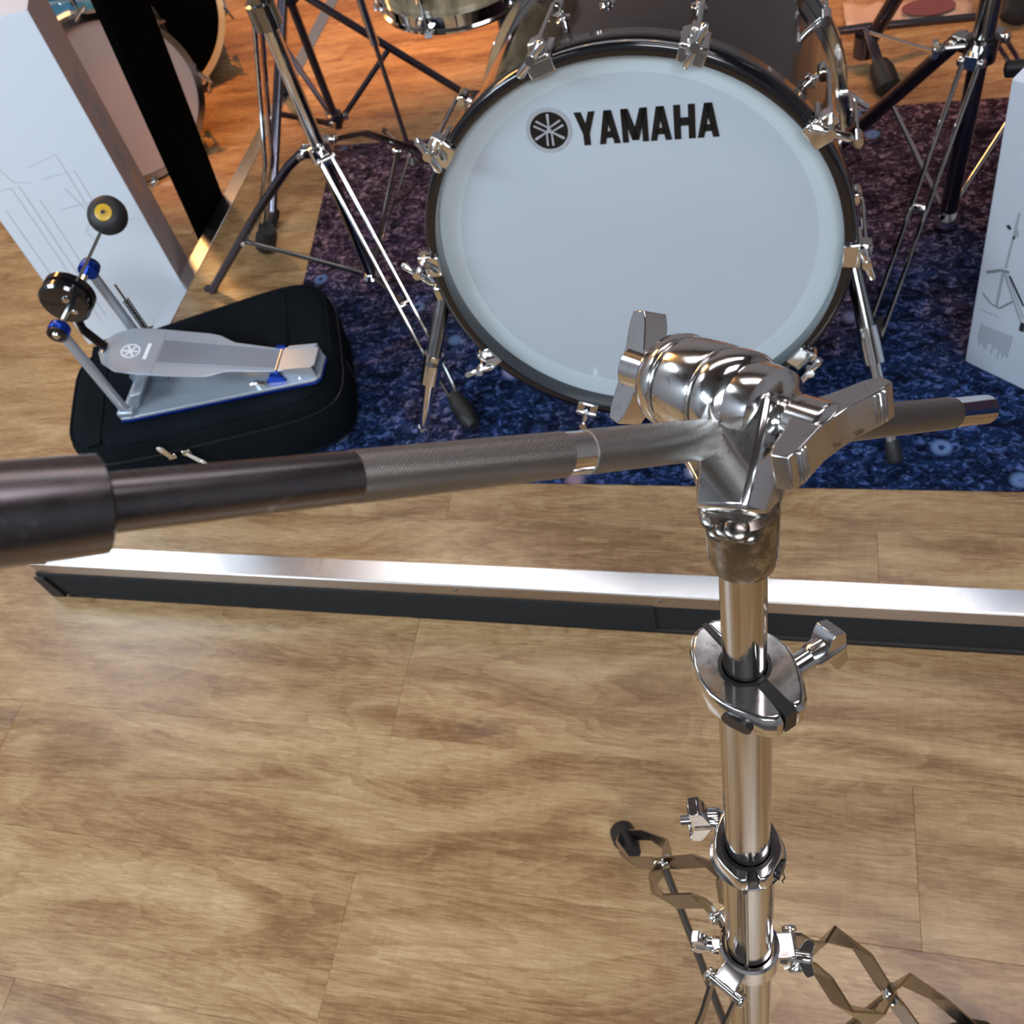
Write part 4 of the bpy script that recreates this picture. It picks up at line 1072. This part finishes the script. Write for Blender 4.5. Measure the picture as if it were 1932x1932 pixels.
for k, az in enumerate((0, 118, 238)):
    uu = Matrix.Rotation(radians(az), 3, 'Z') @ u; L_ = (F - V((pbD.x, pbD.y, 0))).length
    Fk = V((pbD.x, pbD.y, .012)) + uu * L_; J_ = cD + uu * .02; mid = J_.lerp(Fk, .50)
    part('leg', MB().tube([J_, Fk], .0115, 14, flat=.7), 'dark_chrome', ds)
    part('brace', MB().tube([mid, V((pbD.x, pbD.y, .055)) + uu * .022], .0065, 12), 'dark_chrome', ds)
    part('screw', MB().lathe([(.006, -.012), (.0085, -.009), (.0085, .009), (.006, .012)], V((pbD.x, pbD.y, .055)) + uu * .026, (-uu.y, uu.x, 0), 14), 'chrome', ds)
    rfoot(ds, Fk + V((0, 0, .004)), uu - V((0, 0, .3)), .055, .015)
# --- slim chrome stand
pbS = onz(775, 290, .03)
ss = thing('hi_hat_stand', (pbS.x, pbS.y, 0), 'slim grey chrome stand just left of the bass drum on the rug back edge', 'stand')
zt = zat(pbS, 702, 2); zm = zat(pbS, 716, 72)
part('pole', MB().tube([(pbS.x, pbS.y, .012), (pbS.x, pbS.y, zm)], .0050, 14), 'old_steel', ss)
part('pole', MB().tube([(pbS.x, pbS.y, zm - .01), (pbS.x, pbS.y, zt + .12)], .0088, 18), 'chrome', ss)
part('pole_foot', MB().lathe([(.010, .0), (.012, .004), (.006, .016)], (pbS.x, pbS.y, .004), (0, 0, 1), 16), 'chrome', ss)
Fs = onz(714, 470, .010); J_ = V((pbS.x, pbS.y, .05))
u = Fs - J_; u.z = 0; u.normalize()
for az in (0, 140, 220):
    uu = Matrix.Rotation(radians(az), 3, 'Z') @ u; L_ = (Fs - V((pbS.x, pbS.y, 0))).length * (1 if az == 0 else .55)
    part('leg', MB().tube([J_ - V((0, 0, .02)), V((pbS.x, pbS.y, .010)) + uu * L_], .0036, 10), 'chrome', ss)
    rfoot(ss, V((pbS.x, pbS.y, .010)) + uu * L_, uu, .02, .006)
# --- dark stand right behind the bass drum
q0 = onz(1632, 82, .055); F = onz(1668, 152, .022)
dk = thing('drum_throne', (q0.x, q0.y, 0), 'dark tripod base with a fat rubber foot behind the right of the bass drum', 'stool')
zt = zat(q0, 1692, 2)
base_ = V((q0.x, q0.y, 0))
tp = atd(1712, -40, (q0 - CAM).dot(RZ) - .14)
part('pole', MB().tube([base_ + V((0, 0, .04)), tp], .0150, 22), 'dark_chrome', dk)
part('collar', MB().tube([base_.lerp(tp, .0) + V((0, 0, .03)), base_ + V((0, 0, .075))], .022, 20), 'dark_chrome', dk)
for k, Fk in enumerate((F, base_ + V((-.26, .10, .02)), base_ + V((.30, .12, .02)))):
    u = Fk - base_; u.z = 0; u.normalize(); 
    flatleg('leg', base_ + V((0, 0, .09)), Fk, .020, .009, 'dark_chrome', dk)
    rfoot(dk, Fk + V((0, 0, .006)), u - V((0, 0, .6)), .07, .025)
r0 = onz(1642, 62, .10); r1 = onz(1768, 99, .16)
part('rod', MB().tube([r0, r1], .0042, 12), 'chrome', dk)
# --- cream plastic sleeve lying on the boards
a, b, c_, d_ = onz(1588, 12, .004), onz(1836, 6, .004), onz(1832, 36, .004), onz(1596, 62, .004)
sl = thing('plastic_sleeve', (a + c_) / 2, 'crumpled cream plastic sleeve with a maroon oval on the back boards', 'packaging')
n = 14; top = []; 
mb = MB(); base = 0
for i in range(n + 1):
    for j in range(6):
        p = a.lerp(b, i / n).lerp(d_.lerp(c_, i / n), j / 5)
        p = p + V((0, 0, .006 + .009 * sin(i * 1.7 + j) * sin(j * 1.1 + .6) + .004 * sin(i * 3.1)))
        mb.v.append(p)
for i in range(n):
    for j in range(5): mb.f.append((i * 6 + j, (i + 1) * 6 + j, (i + 1) * 6 + j + 1, i * 6 + j + 1))
fl_ = part('sheet', mb, 'film', sl, angle=80); so = fl_.modifiers.new('thick', 'SOLIDIFY'); so.thickness = .003
ov = onz(1752, 14, .022); mb = MB().prism([(.055 * cos(2 * pi * i / 30), .034 * sin(2 * pi * i / 30)) for i in range(30)], ov, (1, 0, 0), (0, 1, 0), (0, 0, 1), .002)
part('oval_print', mb, 'maroon', sl)
